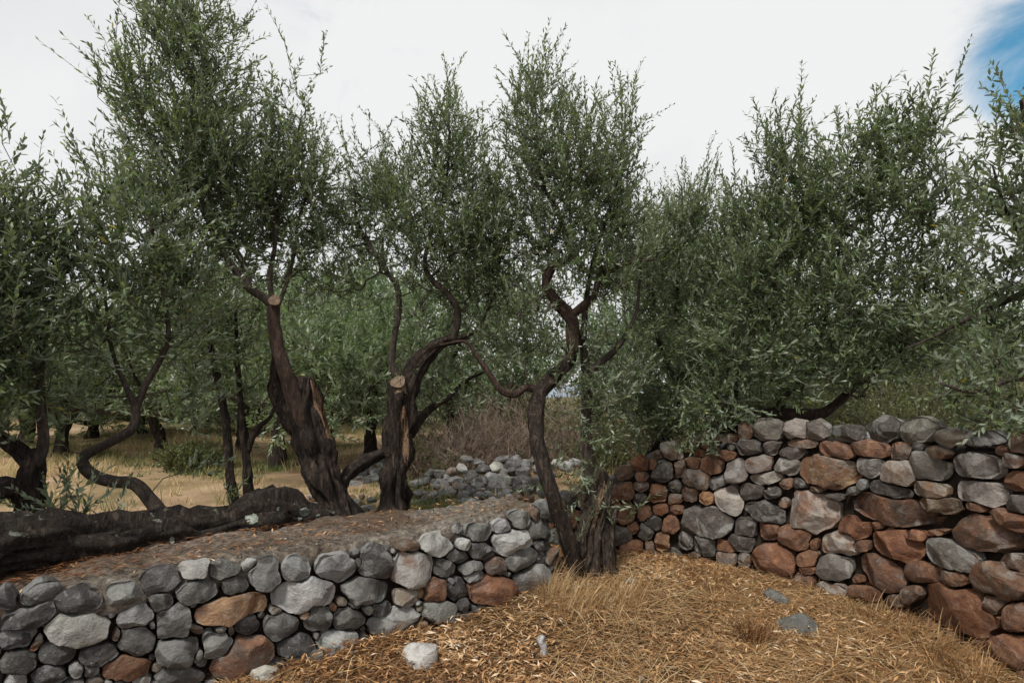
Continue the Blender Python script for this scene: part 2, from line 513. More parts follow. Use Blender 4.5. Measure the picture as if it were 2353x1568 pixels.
# ------------------------------------------------------------------ ground, sea, hills
def axis(lo, d0, d1, hi, step, grow):
    a = list(np.arange(d0, d1, step))
    s = step
    while a[-1] < hi:
        s *= grow
        a.append(a[-1] + s)
    s = step
    b = [d0]
    while b[-1] > lo:
        s *= grow
        b.append(b[-1] - s)
    return np.array(b[:0:-1] + a)

gx = axis(-700, -4.5, 4.5, 700, 0.07, 1.13)
gy = axis(-60, 0.5, 8.5, 420, 0.07, 1.11)
GX, GY = np.meshgrid(gx, gy)
GZ = ground_h(GX, GY)
acc = Acc()
nx, ny = len(gx), len(gy)
idx = np.arange(nx * ny).reshape(ny, nx)
quads = np.stack([idx[:-1, :-1], idx[:-1, 1:], idx[1:, 1:], idx[1:, :-1]], -1).reshape(-1, 4)
acc.add(np.stack([GX, GY, GZ], -1), quads=quads, attr=smooth01(signed_side(GX, GY), 0.3, 1.2).ravel())
link('ground', acc.mesh('ground'), M_GROUND, kind='structure')

acc = Acc()
xs = np.linspace(-4000, 4000, 9)
ys = np.linspace(150, 6000, 9)
XX, YY = np.meshgrid(xs, ys)
idx = np.arange(81).reshape(9, 9)
acc.add(np.stack([XX, YY, np.full_like(XX, -13.0)], -1), quads=np.stack([idx[:-1, :-1], idx[:-1, 1:], idx[1:, 1:], idx[1:, :-1]], -1).reshape(-1, 4))
link('sea', acc.mesh('sea'), M_SEA, kind='structure')

def hill_ridge(x0, x1, y0, depth, hmax, seed):
    acc = Acc()
    xs, ts = np.linspace(x0, x1, 70), np.linspace(0, 1, 16)
    X, T = np.meshgrid(xs, ts)
    env = np.sin(np.clip((X - x0) / (x1 - x0), 0, 1) * math.pi) ** 0.7
    pn = np.stack([X * 0.006, T * 3, np.zeros_like(X)], -1)
    Z = -20 + (hmax + 20) * env * np.sin(T * math.pi) ** 0.8 * (1 + 0.28 * fbm(pn, seed, 4))
    idx = np.arange(X.size).reshape(X.shape)
    acc.add(np.stack([X, y0 + T * depth, Z], -1), quads=np.stack([idx[:-1, :-1], idx[:-1, 1:], idx[1:, 1:], idx[1:, :-1]], -1).reshape(-1, 4))
    return acc.mesh('hill')
link('hill', hill_ridge(-1300, -120, 560, 500, 74, 4), M_HILL, kind='structure')
link('hill', hill_ridge(250, 1500, 520, 500, 95, 14), M_HILL, kind='structure')

# ------------------------------------------------------------------ stones
PAL = {  # base colour and share of iron stain
    'd': ((0.085, 0.083, 0.084), 0.10), 'g': ((0.185, 0.190, 0.190), 0.10), 'l': ((0.36, 0.37, 0.365), 0.06),
    'b': ((0.165, 0.135, 0.110), 0.42), 'o': ((0.34, 0.22, 0.125), 0.45), 'r': ((0.21, 0.135, 0.09), 0.66),
    'w': ((0.58, 0.58, 0.56), 0.0), 'R': ((0.28, 0.125, 0.065), 0.9), 'O': ((0.32, 0.25, 0.16), 0.55), 'L': ((0.34, 0.34, 0.32), 0.42), 'h': ((0.14, 0.105, 0.085), 0.62),
}
def stone_color(code, rng, tint=(1.03, 1.0, 0.96), stain=0.0):
    (r, g, b), rust = PAL[code]
    r, g, b, rust = r * tint[0], g * tint[1], b * tint[2], rust + stain
    k = rng.uniform(0.8, 1.22)
    return (r * k, g * k * rng.uniform(0.96, 1.03), b * k * rng.uniform(0.94, 1.05), min(1.0, max(0.0, rust + rng.uniform(-0.1, 0.1))))

NA = 36
TH = np.linspace(0, 2 * math.pi, NA, endpoint=False)
RS = np.array([0.6, 0.95, 1.0, 0.99, 0.965, 0.925, 0.86, 0.76, 0.6, 0.4, 0.19])
NA_, TH_, RS_ = NA, TH, RS
def stone_mesh(outline_r, bulge, back, seed, flat, angular, coarse=False):
    """a stone from its outline (radius per direction, metres); +Z is the outward side"""
    rng = np.random.default_rng(seed)
    rings = []
    NA, TH, RS = (NA_, TH_, RS_)
    blk = rng.choice([0.26, 0.32, 0.38, 0.5])
    if coarse:
        NA, TH, RS = NA_ // 2, TH_[::2], RS_[[0, 1, 2, 4, 6, 8, 10]]
        outline_r = outline_r[::2]
    for k, s in enumerate(RS):
        if k == 0:
            z = -back
        elif k == 1:
            z = -back * 0.45
        else:
            z = bulge * (1 - s ** flat) ** blk if s < 1 else 0.0
        rings.append(np.stack([np.cos(TH) * outline_r * s, np.sin(TH) * outline_r * s, np.full(NA, z)], -1))
    v = np.concatenate(rings)
    v = np.vstack([v, [[0, 0, bulge]], [[0, 0, -back]]])
    size = outline_r.mean()
    v = v + unit(v + [0, 0, 0.001]) * (0.11 * size * fbm(v / size * 1.15 + seed, seed, 2) + 0.035 * size * fbm(v / size * 4 + seed, seed + 5, 2))[:, None]
    free = np.clip((v[:, 2] / max(bulge, 1e-6) + 0.12) * 4.0, 0, 1)
    for _ in range(int(angular)):
        a = rng.uniform(0, 2 * math.pi)
        tilt = rng.uniform(0.12, 0.9) if _ else rng.uniform(0.05, 0.3)
        n = np.array([math.cos(a) * math.sin(tilt), math.sin(a) * math.sin(tilt), math.cos(tilt)])
        dist = v @ n
        lim = np.quantile(dist, rng.uniform(0.70, 0.92) if _ else rng.uniform(0.60, 0.72))
        over = np.maximum(dist - lim, 0)
        v = v - (over * free)[:, None] * n * 0.95
    q = []
    for k in range(len(RS) - 1):
        i = np.arange(NA)
        j = (i + 1) % NA
        q.append(np.stack([k * NA + i, k * NA + j, (k + 1) * NA + j, (k + 1) * NA + i], -1))
    i = np.arange(NA)
    j = (i + 1) % NA
    top, bot = len(RS) * NA, len(RS) * NA + 1
    last = (len(RS) - 1) * NA
    t = np.concatenate([np.stack([last + i, last + j, np.full(NA, top)], -1), np.stack([j, i, np.full(NA, bot)], -1)])
    acc = Acc()
    acc.add(v, tris=t, quads=np.concatenate(q))
    me = acc.mesh('stone')
    me.set_sharp_from_angle(angle=math.radians(20))
    return me

CROP = {1: (0, 1200, 2353 / 900.0), 2: (700, 1100, 2268 / 800.0), 3: (1400, 950, 1882 / 600.0), 4: (1880, 950, 1338 / 600.0), 5: (1100, 1250, 2353 / 1380.0)}
KV = 2352.0 / 2480.0
def to_view(c, x, y):
    ox, oy, k = CROP[c]
    return (x / k + ox) * KV, (y / k + oy) * KV

def build_wall(wall, parent, rows, region, seed, thickness, fill_max, fill_codes, joint=0.003, gap_min=0.011, proud=1.0, tint=(1.22, 1.20, 1.15), stain=0.0):
    """rows: (crop, cx, cy, w, h, tilt, code). Each stone is seated in the wall face, trimmed against its neighbours."""
    rng = np.random.default_rng(seed)
    S = []
    for (c, cx, cy, w, h, rot, code) in rows:
        a = math.radians(rot)
        k = CROP[c][2] / KV
        vx, vy = to_view(c, cx, cy)
        hc = wall.hit(vx, vy)
        if hc is None:
            continue
        # unproject both half axes
        def axis_end(ang, half):
            hh = wall.hit(vx + math.cos(ang) * half / k, vy + math.sin(ang) * half / k)
            h2 = wall.hit(vx - math.cos(ang) * half / k, vy - math.sin(ang) * half / k)
            if hh is None or h2 is None:
                return None
            return np.array([(hh[0] - h2[0]) / 2, (hh[1] - h2[1]) / 2])
        e1, e2 = axis_end(a, w / 2), axis_end(a + math.pi / 2, h / 2)
        if e1 is None or e2 is None:
            continue
        S.append(dict(u=hc[0], v=hc[1], B=np.array([e1, e2]).T, code=code, p=rng.uniform(2.5, 3.6), fill=False))
    def norm_of(s, U, V):
        inv = np.linalg.inv(s['B'])
        a = inv[0, 0] * (U - s['u']) + inv[0, 1] * (V - s['v'])
        b = inv[1, 0] * (U - s['u']) + inv[1, 1] * (V - s['v'])
        return (np.abs(a) ** s['p'] + np.abs(b) ** s['p']) ** (1 / s['p'])
    # fill what is still open with further stones
    st = 0.014
    u0, u1, vtop = region
    us = np.arange(u0, u1, st)
    vs = np.arange(-0.12, 1.5, st)
    U, V = np.meshgrid(us, vs)
    ok = V < vtop(us)[None, :]
    G = np.full(U.shape, 9.0)
    def upd(s):
        inv_r = np.sqrt(abs(np.linalg.det(s['B'])))
        m = (np.abs(U - s['u']) < 1.0) & (np.abs(V - s['v']) < 1.0)
        d = (norm_of(s, U[m], V[m]) - 1.0) * inv_r * 0.92
        G[m] = np.minimum(G[m], d)
    for s in S:
        upd(s)
    edge = np.minimum(np.minimum(U - u0, u1 - U), vtop(us)[None, :] - V) + 0.02
    for it in range(420):
        H = np.where(ok, np.minimum(G, edge + 0.03), -1)
        m = np.unravel_index(np.argmax(H), H.shape)
        g = H[m]
        if g < gap_min:
            break
        r = min(g * 1.1, rng.uniform(*fill_max))
        ar = rng.uniform(1.0, 1.45) if g > r else rng.uniform(0.95, 1.25)
        ta = rng.normal(0, 0.25)
        B = np.array([[math.cos(ta), -math.sin(ta)], [math.sin(ta), math.cos(ta)]]) @ np.diag([r * ar, r / ar ** 0.4])
        s = dict(u=U[m], v=V[m], B=B, code=rng.choice(list(fill_codes)), p=2.4, fill=True)
        S.append(s)
        upd(s)
    # outlines, trimmed
    for i, s in enumerate(S):
        ang = TH
        # reach in every direction of the superellipse, in metres
        inv = np.linalg.inv(s['B'])
        du, dv = np.cos(ang), np.sin(ang)
        a = inv[0, 0] * du + inv[0, 1] * dv
        b = inv[1, 0] * du + inv[1, 1] * dv
        rmax = 1.34 / (np.abs(a) ** s['p'] + np.abs(b) ** s['p']) ** (1 / s['p'])
        nk = rng.integers(5, 8)
        for kk in range(nk):
            tk = 2 * math.pi * (kk + rng.uniform(-0.35, 0.35)) / nk
            pr = a * math.cos(tk) + b * math.sin(tk)
            dk = rng.uniform(1.0, 1.30)
            rmax = np.where(pr > 1e-6, np.minimum(rmax, dk / np.maximum(pr, 1e-6)), rmax)
        near = [o for j, o in enumerate(S) if j != i and abs(o['u'] - s['u']) < 1.2 and math.hypot(o['u'] - s['u'], o['v'] - s['v']) < rmax.max() + np.abs(o['B']).sum()]
        T = np.linspace(0.12, 1.0, 24)
        R = rmax[:, None] * T[None, :]
        UU, VV = s['u'] + R * du[:, None], s['v'] + R * dv[:, None]
        di = norm_of(s, UU, VV)
        okk = np.ones_like(R, bool)
        for o in near:
            okk &= di <= norm_of(o, UU, VV) * 1.0
        first_bad = np.where(okk.all(1), T.size, np.argmin(okk, axis=1))
        r = R[np.arange(NA), np.maximum(first_bad - 1, 0)]
        r = np.maximum(r - joint, 0.25 * rmax)
        r = 0.10 * np.roll(r, 1) + 0.80 * r + 0.10 * np.roll(r, -1)
        r = r * (1 + 0.045 * fbm(np.stack([np.cos(ang) * 1.6, np.sin(ang) * 1.6, np.full(NA, i * 3.1)], -1), seed, 2))
        size = r.mean()
        bul = size * rng.uniform(0.30, 0.50) * proud
        bul = min(bul, 0.10)
        me = stone_mesh(r, bul, max(0.10, size * 1.1), seed * 1000 + i, rng.uniform(4.0, 9.0), rng.integers(5, 9), size < 0.05)
        x, y = wall.at(s['u'])
        t = wall.tan(s['u'])
        n = np.array([t[1], -t[0]])
        out = rng.uniform(-0.022, 0.016) - (0.02 if s['fill'] else 0.0)
        if s['v'] > 1.19:
            out -= 0.01
        tz = rng.normal(0, 0.10)
        mw = Matrix(((t[0], 0, n[0], x + n[0] * out), (t[1], 0, n[1], y + n[1] * out), (0, 1, 0, s['v']), (0, 0, 0, 1)))
        mw = mw @ Matrix.Rotation(tz * 0.8, 4, 'X') @ Matrix.Rotation(rng.normal(0, 0.08), 4, 'Y')
        o = link('stone', me, M_STONE, parent, color=stone_color(s['code'], rng, tint, stain))
        o.matrix_local = parent.matrix_world.inverted() @ mw if False else Matrix.Translation(-parent.location) @ mw
    return S

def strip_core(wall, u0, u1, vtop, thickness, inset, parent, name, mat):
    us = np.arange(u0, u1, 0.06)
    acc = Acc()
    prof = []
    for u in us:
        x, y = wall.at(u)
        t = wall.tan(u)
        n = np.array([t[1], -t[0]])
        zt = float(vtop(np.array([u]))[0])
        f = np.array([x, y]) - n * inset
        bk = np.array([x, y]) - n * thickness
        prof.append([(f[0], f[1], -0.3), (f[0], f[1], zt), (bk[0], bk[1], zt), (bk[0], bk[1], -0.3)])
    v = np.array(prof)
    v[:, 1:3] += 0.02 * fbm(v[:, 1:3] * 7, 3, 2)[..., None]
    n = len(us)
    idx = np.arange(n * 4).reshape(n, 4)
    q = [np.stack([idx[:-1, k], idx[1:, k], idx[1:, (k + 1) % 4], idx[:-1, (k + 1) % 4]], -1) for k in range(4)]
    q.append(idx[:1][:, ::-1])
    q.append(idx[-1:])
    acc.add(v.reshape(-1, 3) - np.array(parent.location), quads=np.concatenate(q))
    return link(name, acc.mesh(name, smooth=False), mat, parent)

# --- the low wall on the left
LEFT = [(1, 45, 670, 130, 180, 0, 'd'), (1, 250, 630, 290, 120, -28, 'd'), (1, 515, 655, 310, 170, -12, 'd'), (1, 800, 640, 260, 170, -5, 'g'),
 (1, 1025, 540, 260, 160, -15, 'd'), (1, 1235, 460, 175, 120, -8, 'l'), (1, 1420, 475, 195, 110, 0, 'g'), (1, 1585, 445, 110, 55, -30, 'l'),
 (1, 1260, 605, 270, 150, 0, 'g'), (1, 1490, 565, 165, 130, -15, 'd'), (1, 1680, 505, 190, 200, -20, 'd'), (1, 1870, 470, 200, 150, -10, 'g'),
 (1, 1030, 675, 165, 115, -5, 'd'), (1, 860, 765, 230, 140, -20, 'g'), (1, 490, 840, 420, 220, 0, 'l'), (1, 180, 770, 370, 160, -15, 'd'),
 (1, 1100, 800, 220, 230, -3, 'd'), (1, 1480, 710, 500, 170, -15, 'o'), (1, 1935, 620, 420, 220, -8, 'l'), (1, 110, 915, 250, 150, -8, 'd'),
 (1, 230, 945, 60, 140, 30, 'b'), (1, 365, 1005, 230, 140, 5, 'd'), (1, 740, 895, 45, 90, 20, 'b'), (1, 865, 925, 240, 170, 3, 'd'),
 (1, 965, 820, 40, 50, 0, 'g'), (1, 1245, 850, 90, 60, 10, 'b'), (1, 1130, 975, 290, 190, -8, 'd'), (1, 1395, 845, 80, 50, -20, 'g'),
 (1, 1380, 945, 190, 200, 15, 'g'), (1, 1465, 860, 40, 90, 10, 'b'), (1, 1575, 825, 160, 170, -30, 'd'), (1, 1785, 835, 220, 180, -5, 'd'),
 (1, 620, 1020, 260, 140, 0, 'd'), (1, 480, 1110, 110, 110, -30, 'g'), (1, 580, 1120, 130, 80, 0, 'g'), (1, 795, 1100, 340, 150, -5, 'r'),
 (1, 1000, 1100, 90, 60, -10, 'b'), (1, 1255, 1015, 50, 110, 30, 'g'), (1, 1280, 1065, 90, 80, 0, 'g'), (1, 1140, 1140, 300, 130, 0, 'd'),
 (1, 1530, 1020, 440, 250, -28, 'h'), (1, 1875, 955, 250, 210, 5, 'd'), (1, 2140, 920, 270, 130, -8, 'l'), (1, 2015, 770, 170, 190, 15, 'd'),
 (1, 1940, 755, 80, 45, -25, 'o'), (1, 2110, 710, 60, 55, 0, 'r'), (1, 2210, 780, 210, 150, 0, 'd'), (1, 110, 1060, 230, 160, 0, 'd'),
 (1, 300, 1140, 260, 120, 0, 'd'), (1, 1755, 735, 80, 60, 0, 'b'), (1, 2010, 890, 40, 50, 0, 'b'),
 (2, 330, 785, 290, 210, 8, 'g'), (2, 600, 755, 230, 220, 8, 'd'), (2, 480, 745, 50, 70, 0, 'g'), (2, 545, 935, 365, 180, 5, 'g'),
 (2, 860, 785, 280, 260, 3, 'L'), (2, 810, 625, 180, 90, 10, 'b'), (2, 1020, 625, 245, 160, 10, 'l'), (2, 1150, 510, 120, 70, -10, 'l'),
 (2, 1310, 545, 200, 120, -5, 'g'), (2, 1475, 500, 120, 90, -15, 'l'), (2, 1590, 445, 150, 110, 0, 'g'), (2, 1685, 408, 75, 75, 0, 'b'),
 (2, 1755, 375, 100, 120, 20, 'g'), (2, 1205, 615, 110, 90, 0, 'l'), (2, 1160, 705, 175, 105, 10, 'd'), (2, 1330, 670, 180, 120, 15, 'd'),
 (2, 1535, 610, 270, 180, -15, 'l'), (2, 1720, 520, 170, 130, 0, 'g'), (2, 1735, 625, 110, 80, 0, 'd'), (2, 1610, 725, 220, 210, 10, 'g'),
 (2, 1770, 710, 110, 100, 0, 'd'), (2, 1085, 785, 170, 140, 15, 'd'), (2, 1260, 775, 155, 90, -15, 'g'), (2, 1430, 770, 140, 140, 0, 'b'),
 (2, 1285, 835, 150, 80, -12, 'g'), (2, 1680, 850, 250, 160, -25, 'g'), (2, 1390, 935, 315, 210, -3, 'R'), (2, 1155, 925, 140, 170, -20, 'd'),
 (2, 1120, 875, 60, 60, 0, 'g'), (2, 1005, 940, 150, 190, 10, 'h'), (2, 905, 955, 60, 80, 0, 'o'), (2, 800, 980, 165, 125, 5, 'b'),
 (2, 890, 1020, 60, 35, 0, 'l'), (2, 900, 1055, 80, 50, 0, 'b'), (2, 1035, 1075, 230, 170, 10, 'g'), (2, 730, 1140, 370, 140, -20, 'l'),
 (2, 640, 1070, 170, 110, -10, 'd'), (2, 545, 1065, 75, 65, -20, 'g'), (2, 470, 1050, 80, 45, 0, 'g'), (2, 370, 1010, 80, 70, 0, 'b'), (2, 1205, 1030, 75, 110, 0, 'd')]
CAPZ = 0.625
wall_l = empty('dry_stone_wall', (-1.3, 3.15, 0), 'low wall of grey stones with a weathered mortar top, running to the left', 'stone wall')
ltop = lambda u: np.full_like(np.asarray(u, float), 0.555)
build_wall(WL, wall_l, LEFT, (1.0, WL.L, ltop), 11, 0.55, (0.06, 0.13), 'dddgglb')
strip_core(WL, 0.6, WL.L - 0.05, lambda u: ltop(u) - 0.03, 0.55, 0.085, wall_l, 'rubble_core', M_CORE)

def mortar_cap():
    us = np.arange(0.6, WL.L + 0.02, 0.022)
    ws = np.concatenate([[-0.010, -0.006, 0.0, 0.012, 0.028], np.linspace(0.05, 0.58, 22), [0.60, 0.60]])
    rows = []
    for u in us:
        x, y = WL.at(min(u, WL.L))
        t = WL.tan(min(u, WL.L))
        n = np.array([t[1], -t[0]])
        # broken front lip
        a = vnoise(np.array([[u * 2.1, 3.3, 0]]), 2)[0]
        b = vnoise(np.array([[u * 7.5, 8.3, 0]]), 3)[0]
        c = vnoise(np.array([[u * 23, 1.3, 0]]), 4)[0]
        inset = 0.028 + 0.04 * max(0, a + 0.1) + 0.02 * b + 0.008 * c
        if b > 0.15:
            inset += 0.03 * (b - 0.15)
        lip = 0.075 + 0.06 * max(0, -a) + 0.02 * c
        row = []
        for k, w in enumerate(ws):
            d = inset + w * (0.62 - inset) / 0.60
            z = CAPZ
            if k == 0:
                z -= lip + 0.05
                d += 0.03
            elif k == 1:
                z -= lip
            elif k == 2:
                z -= lip * 0.55
            elif k == 3:
                z -= lip * 0.16
            elif k == len(ws) - 1:
                z -= 0.16
            elif k == len(ws) - 2:
                z -= 0.02
            p = np.array([x, y]) - n * d
            row.append((p[0], p[1], z))
        rows.append(row)
    v = np.array(rows)
    amp = np.ones(len(ws))
    amp[0] = 0.4
    v[..., 2] += (0.024 * fbm(v * 3.2, 21, 2) + 0.013 * fbm(v * 13, 22, 3)) * amp
    v[..., :2] += 0.008 * np.stack([vnoise(v * 21, 31), vnoise(v * 21, 32)], -1)
    n, m = v.shape[:2]
    idx = np.arange(n * m).reshape(n, m)
    q = np.stack([idx[:-1, :-1], idx[1:, :-1], idx[1:, 1:], idx[:-1, 1:]], -1).reshape(-1, 4)
    acc = Acc()
    end = idx[-1]
    acc.add(v.reshape(-1, 3) - np.array(wall_l.location), quads=q)
    return link('mortar_cap', acc.mesh('mortar_cap'), M_CAP, wall_l)
mortar_cap()

def blob_stone(p, sx, sy, sz, code, rng, parent=None, seed=0, rotz=0.0, rotx=0.0, name='stone', **kw):
    outline = 1.0 / ((np.abs(np.cos(TH) / sx) ** 2.6 + np.abs(np.sin(TH) / sy) ** 2.6) ** (1 / 2.6))
    outline = outline * (1 + 0.09 * fbm(np.stack([np.cos(TH) * 1.3, np.sin(TH) * 1.3, np.full(NA, seed * 1.7)], -1), seed, 2))
    nk = rng.integers(5, 8)
    for kk in range(nk):
        tk = 2 * math.pi * (kk + rng.uniform(-0.35, 0.35)) / nk
        pr = np.cos(TH) / sx * math.cos(tk) + np.sin(TH) / sy * math.sin(tk)
        outline = np.where(pr > 1e-6, np.minimum(outline, rng.uniform(0.78, 1.05) / np.maximum(pr, 1e-6)), outline)
    me = stone_mesh(outline, sz, sz * 0.8, seed, rng.uniform(2.4, 5.0), rng.integers(6, 10), parent is not None)
    o = link(name, me, M_STONE, parent, color=stone_color(code, rng), **kw)
    m = Matrix.Translation(Vector(p)) @ Matrix.Rotation(rotz, 4, 'Z') @ Matrix.Rotation(rotx, 4, 'X')
    if parent is not None:
        m = Matrix.Translation(-Vector(parent.location)) @ m
    o.matrix_local = m
    return o

RB = np.random.default_rng(77)
# stones showing along the back edge of the mortar and at the end of the low wall
for k, (cx, cy, w) in enumerate([(650, 438, 180), (430, 515, 75), (930, 392, 80), (835, 412, 70), (1400, 287, 75), (1260, 297, 120), (1100, 345, 80), (1520, 262, 60)]):
    vx, vy = to_view(2, cx, cy + 14)
    h = WL.hit(vx, vy)
    d = pix_dir(vx, vy)
    tt = (0.585 - CAMZ) / d[2]
    p = (d[0] * tt, d[1] * tt, 0.56)
    r = w / CROP[2][2] * KV / FPX * p[1] * 0.55
    blob_stone(p, r, r * 0.6, 0.055, 'lgg'[k % 3], RB, wall_l, 500 + k, 0.6)
for k in range(9):
    w_in = 0.10 + 0.22 * (k % 3)
    zz = 0.10 + 0.17 * (k // 3)
    x, y = WL.at(WL.L)
    t = WL.tan(WL.L)
    n = np.array([t[1], -t[0]])
    p = np.array([x, y]) - n * w_in
    blob_stone((p[0] - t[0] * 0.05, p[1] - t[1] * 0.05, zz), 0.11, 0.085, 0.10, 'dgb'[k % 3], RB, wall_l, 540 + k, math.atan2(t[1], t[0]) + math.pi / 2, math.pi / 2)

# --- the taller wall on the right
RIGHT = [(3, 330, 760, 200, 150, -20, 'h'), (3, 245, 940, 80, 150, 0, 'd'), (3, 480, 710, 130, 80, -10, 'b'), (3, 650, 600, 160, 170, 0, 'd'), (3, 570, 550, 70, 90, 0, 'r'),
 (3, 610, 770, 145, 150, -5, 'r'), (3, 470, 815, 110, 100, 0, 'd'), (3, 730, 720, 95, 100, 0, 'd'), (3, 740, 810, 120, 80, 0, 'b'), (3, 370, 915, 165, 180, 30, 'r'),
 (3, 290, 850, 80, 60, 0, 'r'), (3, 510, 915, 120, 120, -20, 'r'), (3, 630, 890, 120, 80, -5, 'R'), (3, 745, 890, 110, 80, 0, 'r'), (3, 570, 990, 140, 115, 10, 'd'),
 (3, 705, 1010, 140, 135, 0, 'r'), (3, 420, 1030, 90, 100, -20, 'r'), (3, 520, 1060, 120, 120, 10, 'g'), (3, 320, 1085, 155, 150, -5, 'd'), (3, 640, 1130, 130, 140, 0, 'o'),
 (3, 410, 1180, 190, 110, -10, 'R'), (3, 545, 1180, 80, 100, 0, 'b'), (3, 720, 1120, 50, 60, 0, 'b'), (3, 720, 440, 150, 140, 0, 'b'), (3, 770, 580, 90, 130, 0, 'b'),
 (3, 870, 530, 120, 90, 5, 'r'), (3, 850, 340, 100, 80, 0, 'g'), (3, 490, 640, 110, 80, -10, 'b'), (3, 1140, 350, 150, 70, 0, 'b'), (3, 930, 460, 130, 60, 0, 'r'),
 (3, 1270, 300, 110, 110, 0, 'b'), (3, 1440, 285, 210, 180, 0, 'g'), (3, 1660, 280, 180, 140, -15, 'l'), (3, 1810, 290, 160, 150, 0, 'g'), (3, 1300, 415, 200, 130, 0, 'd'),
 (3, 1470, 420, 140, 130, 0, 'd'), (3, 1620, 460, 210, 90, 5, 'd'), (3, 1700, 390, 240, 70, 5, 'b'), (3, 1120, 480, 170, 90, 10, 'r'), (3, 1020, 550, 190, 160, 20, 'r'),
 (3, 1195, 590, 170, 200, -10, 'g'), (3, 1370, 545, 215, 145, -8, 'b'), (3, 1590, 565, 200, 130, 20, 'g'), (3, 1420, 655, 255, 100, -8, 'l'), (3, 900, 660, 200, 140, 20, 'b'),
 (3, 1060, 680, 130, 110, -20, 'd'), (3, 850, 775, 120, 120, 0, 'b'), (3, 970, 805, 125, 105, 5, 'o'), (3, 1145, 820, 230, 250, -5, 'l'), (3, 1295, 760, 220, 140, 5, 'd'),
 (3, 1470, 765, 150, 90, -15, 'd'), (3, 1585, 695, 100, 85, -15, 'o'), (3, 1685, 690, 110, 80, 10, 'd'), (3, 970, 980, 380, 240, 8, 'd'), (3, 930, 860, 80, 40, 20, 'l'),
 (3, 1420, 910, 360, 150, 15, 'd'), (3, 1550, 845, 80, 90, 0, 'b'), (3, 1265, 1030, 190, 170, 5, 'd'), (3, 1240, 1140, 210, 130, 15, 'd'), (3, 1440, 1055, 170, 140, 10, 'h'),
 (3, 1270, 925, 90, 40, 0, 'b'), (3, 810, 1125, 140, 150, 0, 'd'), (3, 950, 1170, 180, 150, 10, 'd'), (3, 1120, 1175, 160, 100, 20, 'r'), (3, 1125, 1260, 160, 110, 10, 'b'),
 (3, 1255, 1275, 110, 120, 0, 'b'), (3, 1480, 1265, 340, 260, 5, 'R'), (3, 1640, 1110, 260, 180, 10, 'r'), (3, 1780, 1155, 80, 90, 0, 'r'), (3, 1735, 1265, 170, 130, -10, 'r'),
 (3, 1740, 1355, 120, 60, 0, 'R'), (3, 1810, 735, 120, 60, 0, 'b'), (3, 880, 1240, 120, 50, 0, 'b'),
 (4, 290, 435, 350, 190, 10, 'O'), (4, 185, 640, 280, 240, 15, 'L'), (4, 395, 225, 165, 80, 0, 'd'), (4, 565, 205, 175, 135, -5, 'd'), (4, 760, 200, 225, 135, -3, 'g'),
 (4, 910, 245, 190, 100, 2, 'l'), (4, 1110, 250, 190, 90, 0, 'd'), (4, 320, 310, 210, 90, 8, 'h'), (4, 505, 305, 210, 100, 8, 'r'), (4, 665, 315, 120, 95, 0, 'b'),
 (4, 855, 325, 130, 70, 20, 'b'), (4, 1055, 400, 285, 150, 5, 'g'), (4, 505, 400, 165, 110, 10, 'g'), (4, 665, 445, 180, 165, 20, 'L'), (4, 810, 405, 205, 150, 15, 'g'),
 (4, 615, 525, 250, 90, 15, 'd'), (4, 830, 525, 205, 95, 10, 'L'), (4, 1075, 540, 300, 150, 12, 'l'), (4, 1280, 480, 140, 120, 5, 'h'), (4, 1300, 600, 130, 110, 5, 'd'),
 (4, 1270, 370, 140, 80, 0, 'b'), (4, 870, 610, 280, 100, 5, 'b'), (4, 1060, 615, 160, 55, 15, 'b'), (4, 630, 638, 580, 165, 11, 'h'), (4, 420, 730, 190, 120, 12, 'R'),
 (4, 545, 720, 90, 55, -10, 'r'), (4, 450, 685, 80, 30, 20, 'l'), (4, 320, 565, 110, 40, 5, 'd'), (4, 405, 530, 85, 60, 0, 'd'), (4, 465, 495, 60, 65, 0, 'd'),
 (4, 1110, 760, 370, 220, 12, 'h'), (4, 1255, 690, 230, 110, 25, 'r'), (4, 640, 820, 290, 180, 15, 'R'), (4, 745, 770, 130, 80, 0, 'R'), (4, 860, 755, 110, 35, 0, 'r'),
 (4, 940, 880, 310, 160, 20, 'g'), (4, 330, 820, 230, 130, 10, 'L'), (4, 455, 825, 90, 70, 0, 'b'), (4, 310, 945, 190, 140, 5, 'g'), (4, 555, 980, 290, 200, 15, 'h'),
 (4, 780, 975, 230, 120, 8, 'r'), (4, 955, 1000, 140, 95, 5, 'h'), (4, 670, 925, 60, 30, 0, 'R'), (4, 1210, 1020, 290, 180, 20, 'b'), (4, 1270, 920, 180, 110, 20, 'b'),
 (4, 960, 1170, 540, 250, 18, 'R'), (4, 1170, 1150, 120, 140, 25, 'b'), (4, 480, 1085, 190, 90, 8, 'h'), (4, 300, 1070, 180, 90, 8, 'b'), (4, 625, 1130, 110, 80, 0, 'b'),
 (4, 735, 1090, 110, 100, -20, 'b'), (4, 1300, 1210, 130, 170, 0, 'r'), (4, 1260, 1390, 260, 190, 10, 'R'), (4, 430, 1005, 80, 60, 0, 'r'), (4, 285, 1030, 50, 30, 0, 'R'),
 (4, 930, 1310, 70, 60, 0, 'b'), (4, 1000, 1320, 70, 40, 0, 'b'), (4, 1080, 1350, 90, 70, 0, 'r'), (4, 1320, 830, 40, 60, 0, 'R')]
wall_r = empty('dry_stone_wall', (2.2, 4.4, 0), 'taller wall of rust stained stones with a row of grey capping stones, curving along the right', 'stone wall')
_tops = []
for (vx, vy) in [(1215, 1150), (1300, 1150), (1400, 1105), (1450, 1075), (1550, 1025), (1690, 1012), (1715, 985), (2352, 1000)]:
    h = WR.hit(vx, vy)
    if h:
        _tops.append((h[0], h[1]))
_tops.append((WR.L, 1.25))
_tops = np.array(_tops)
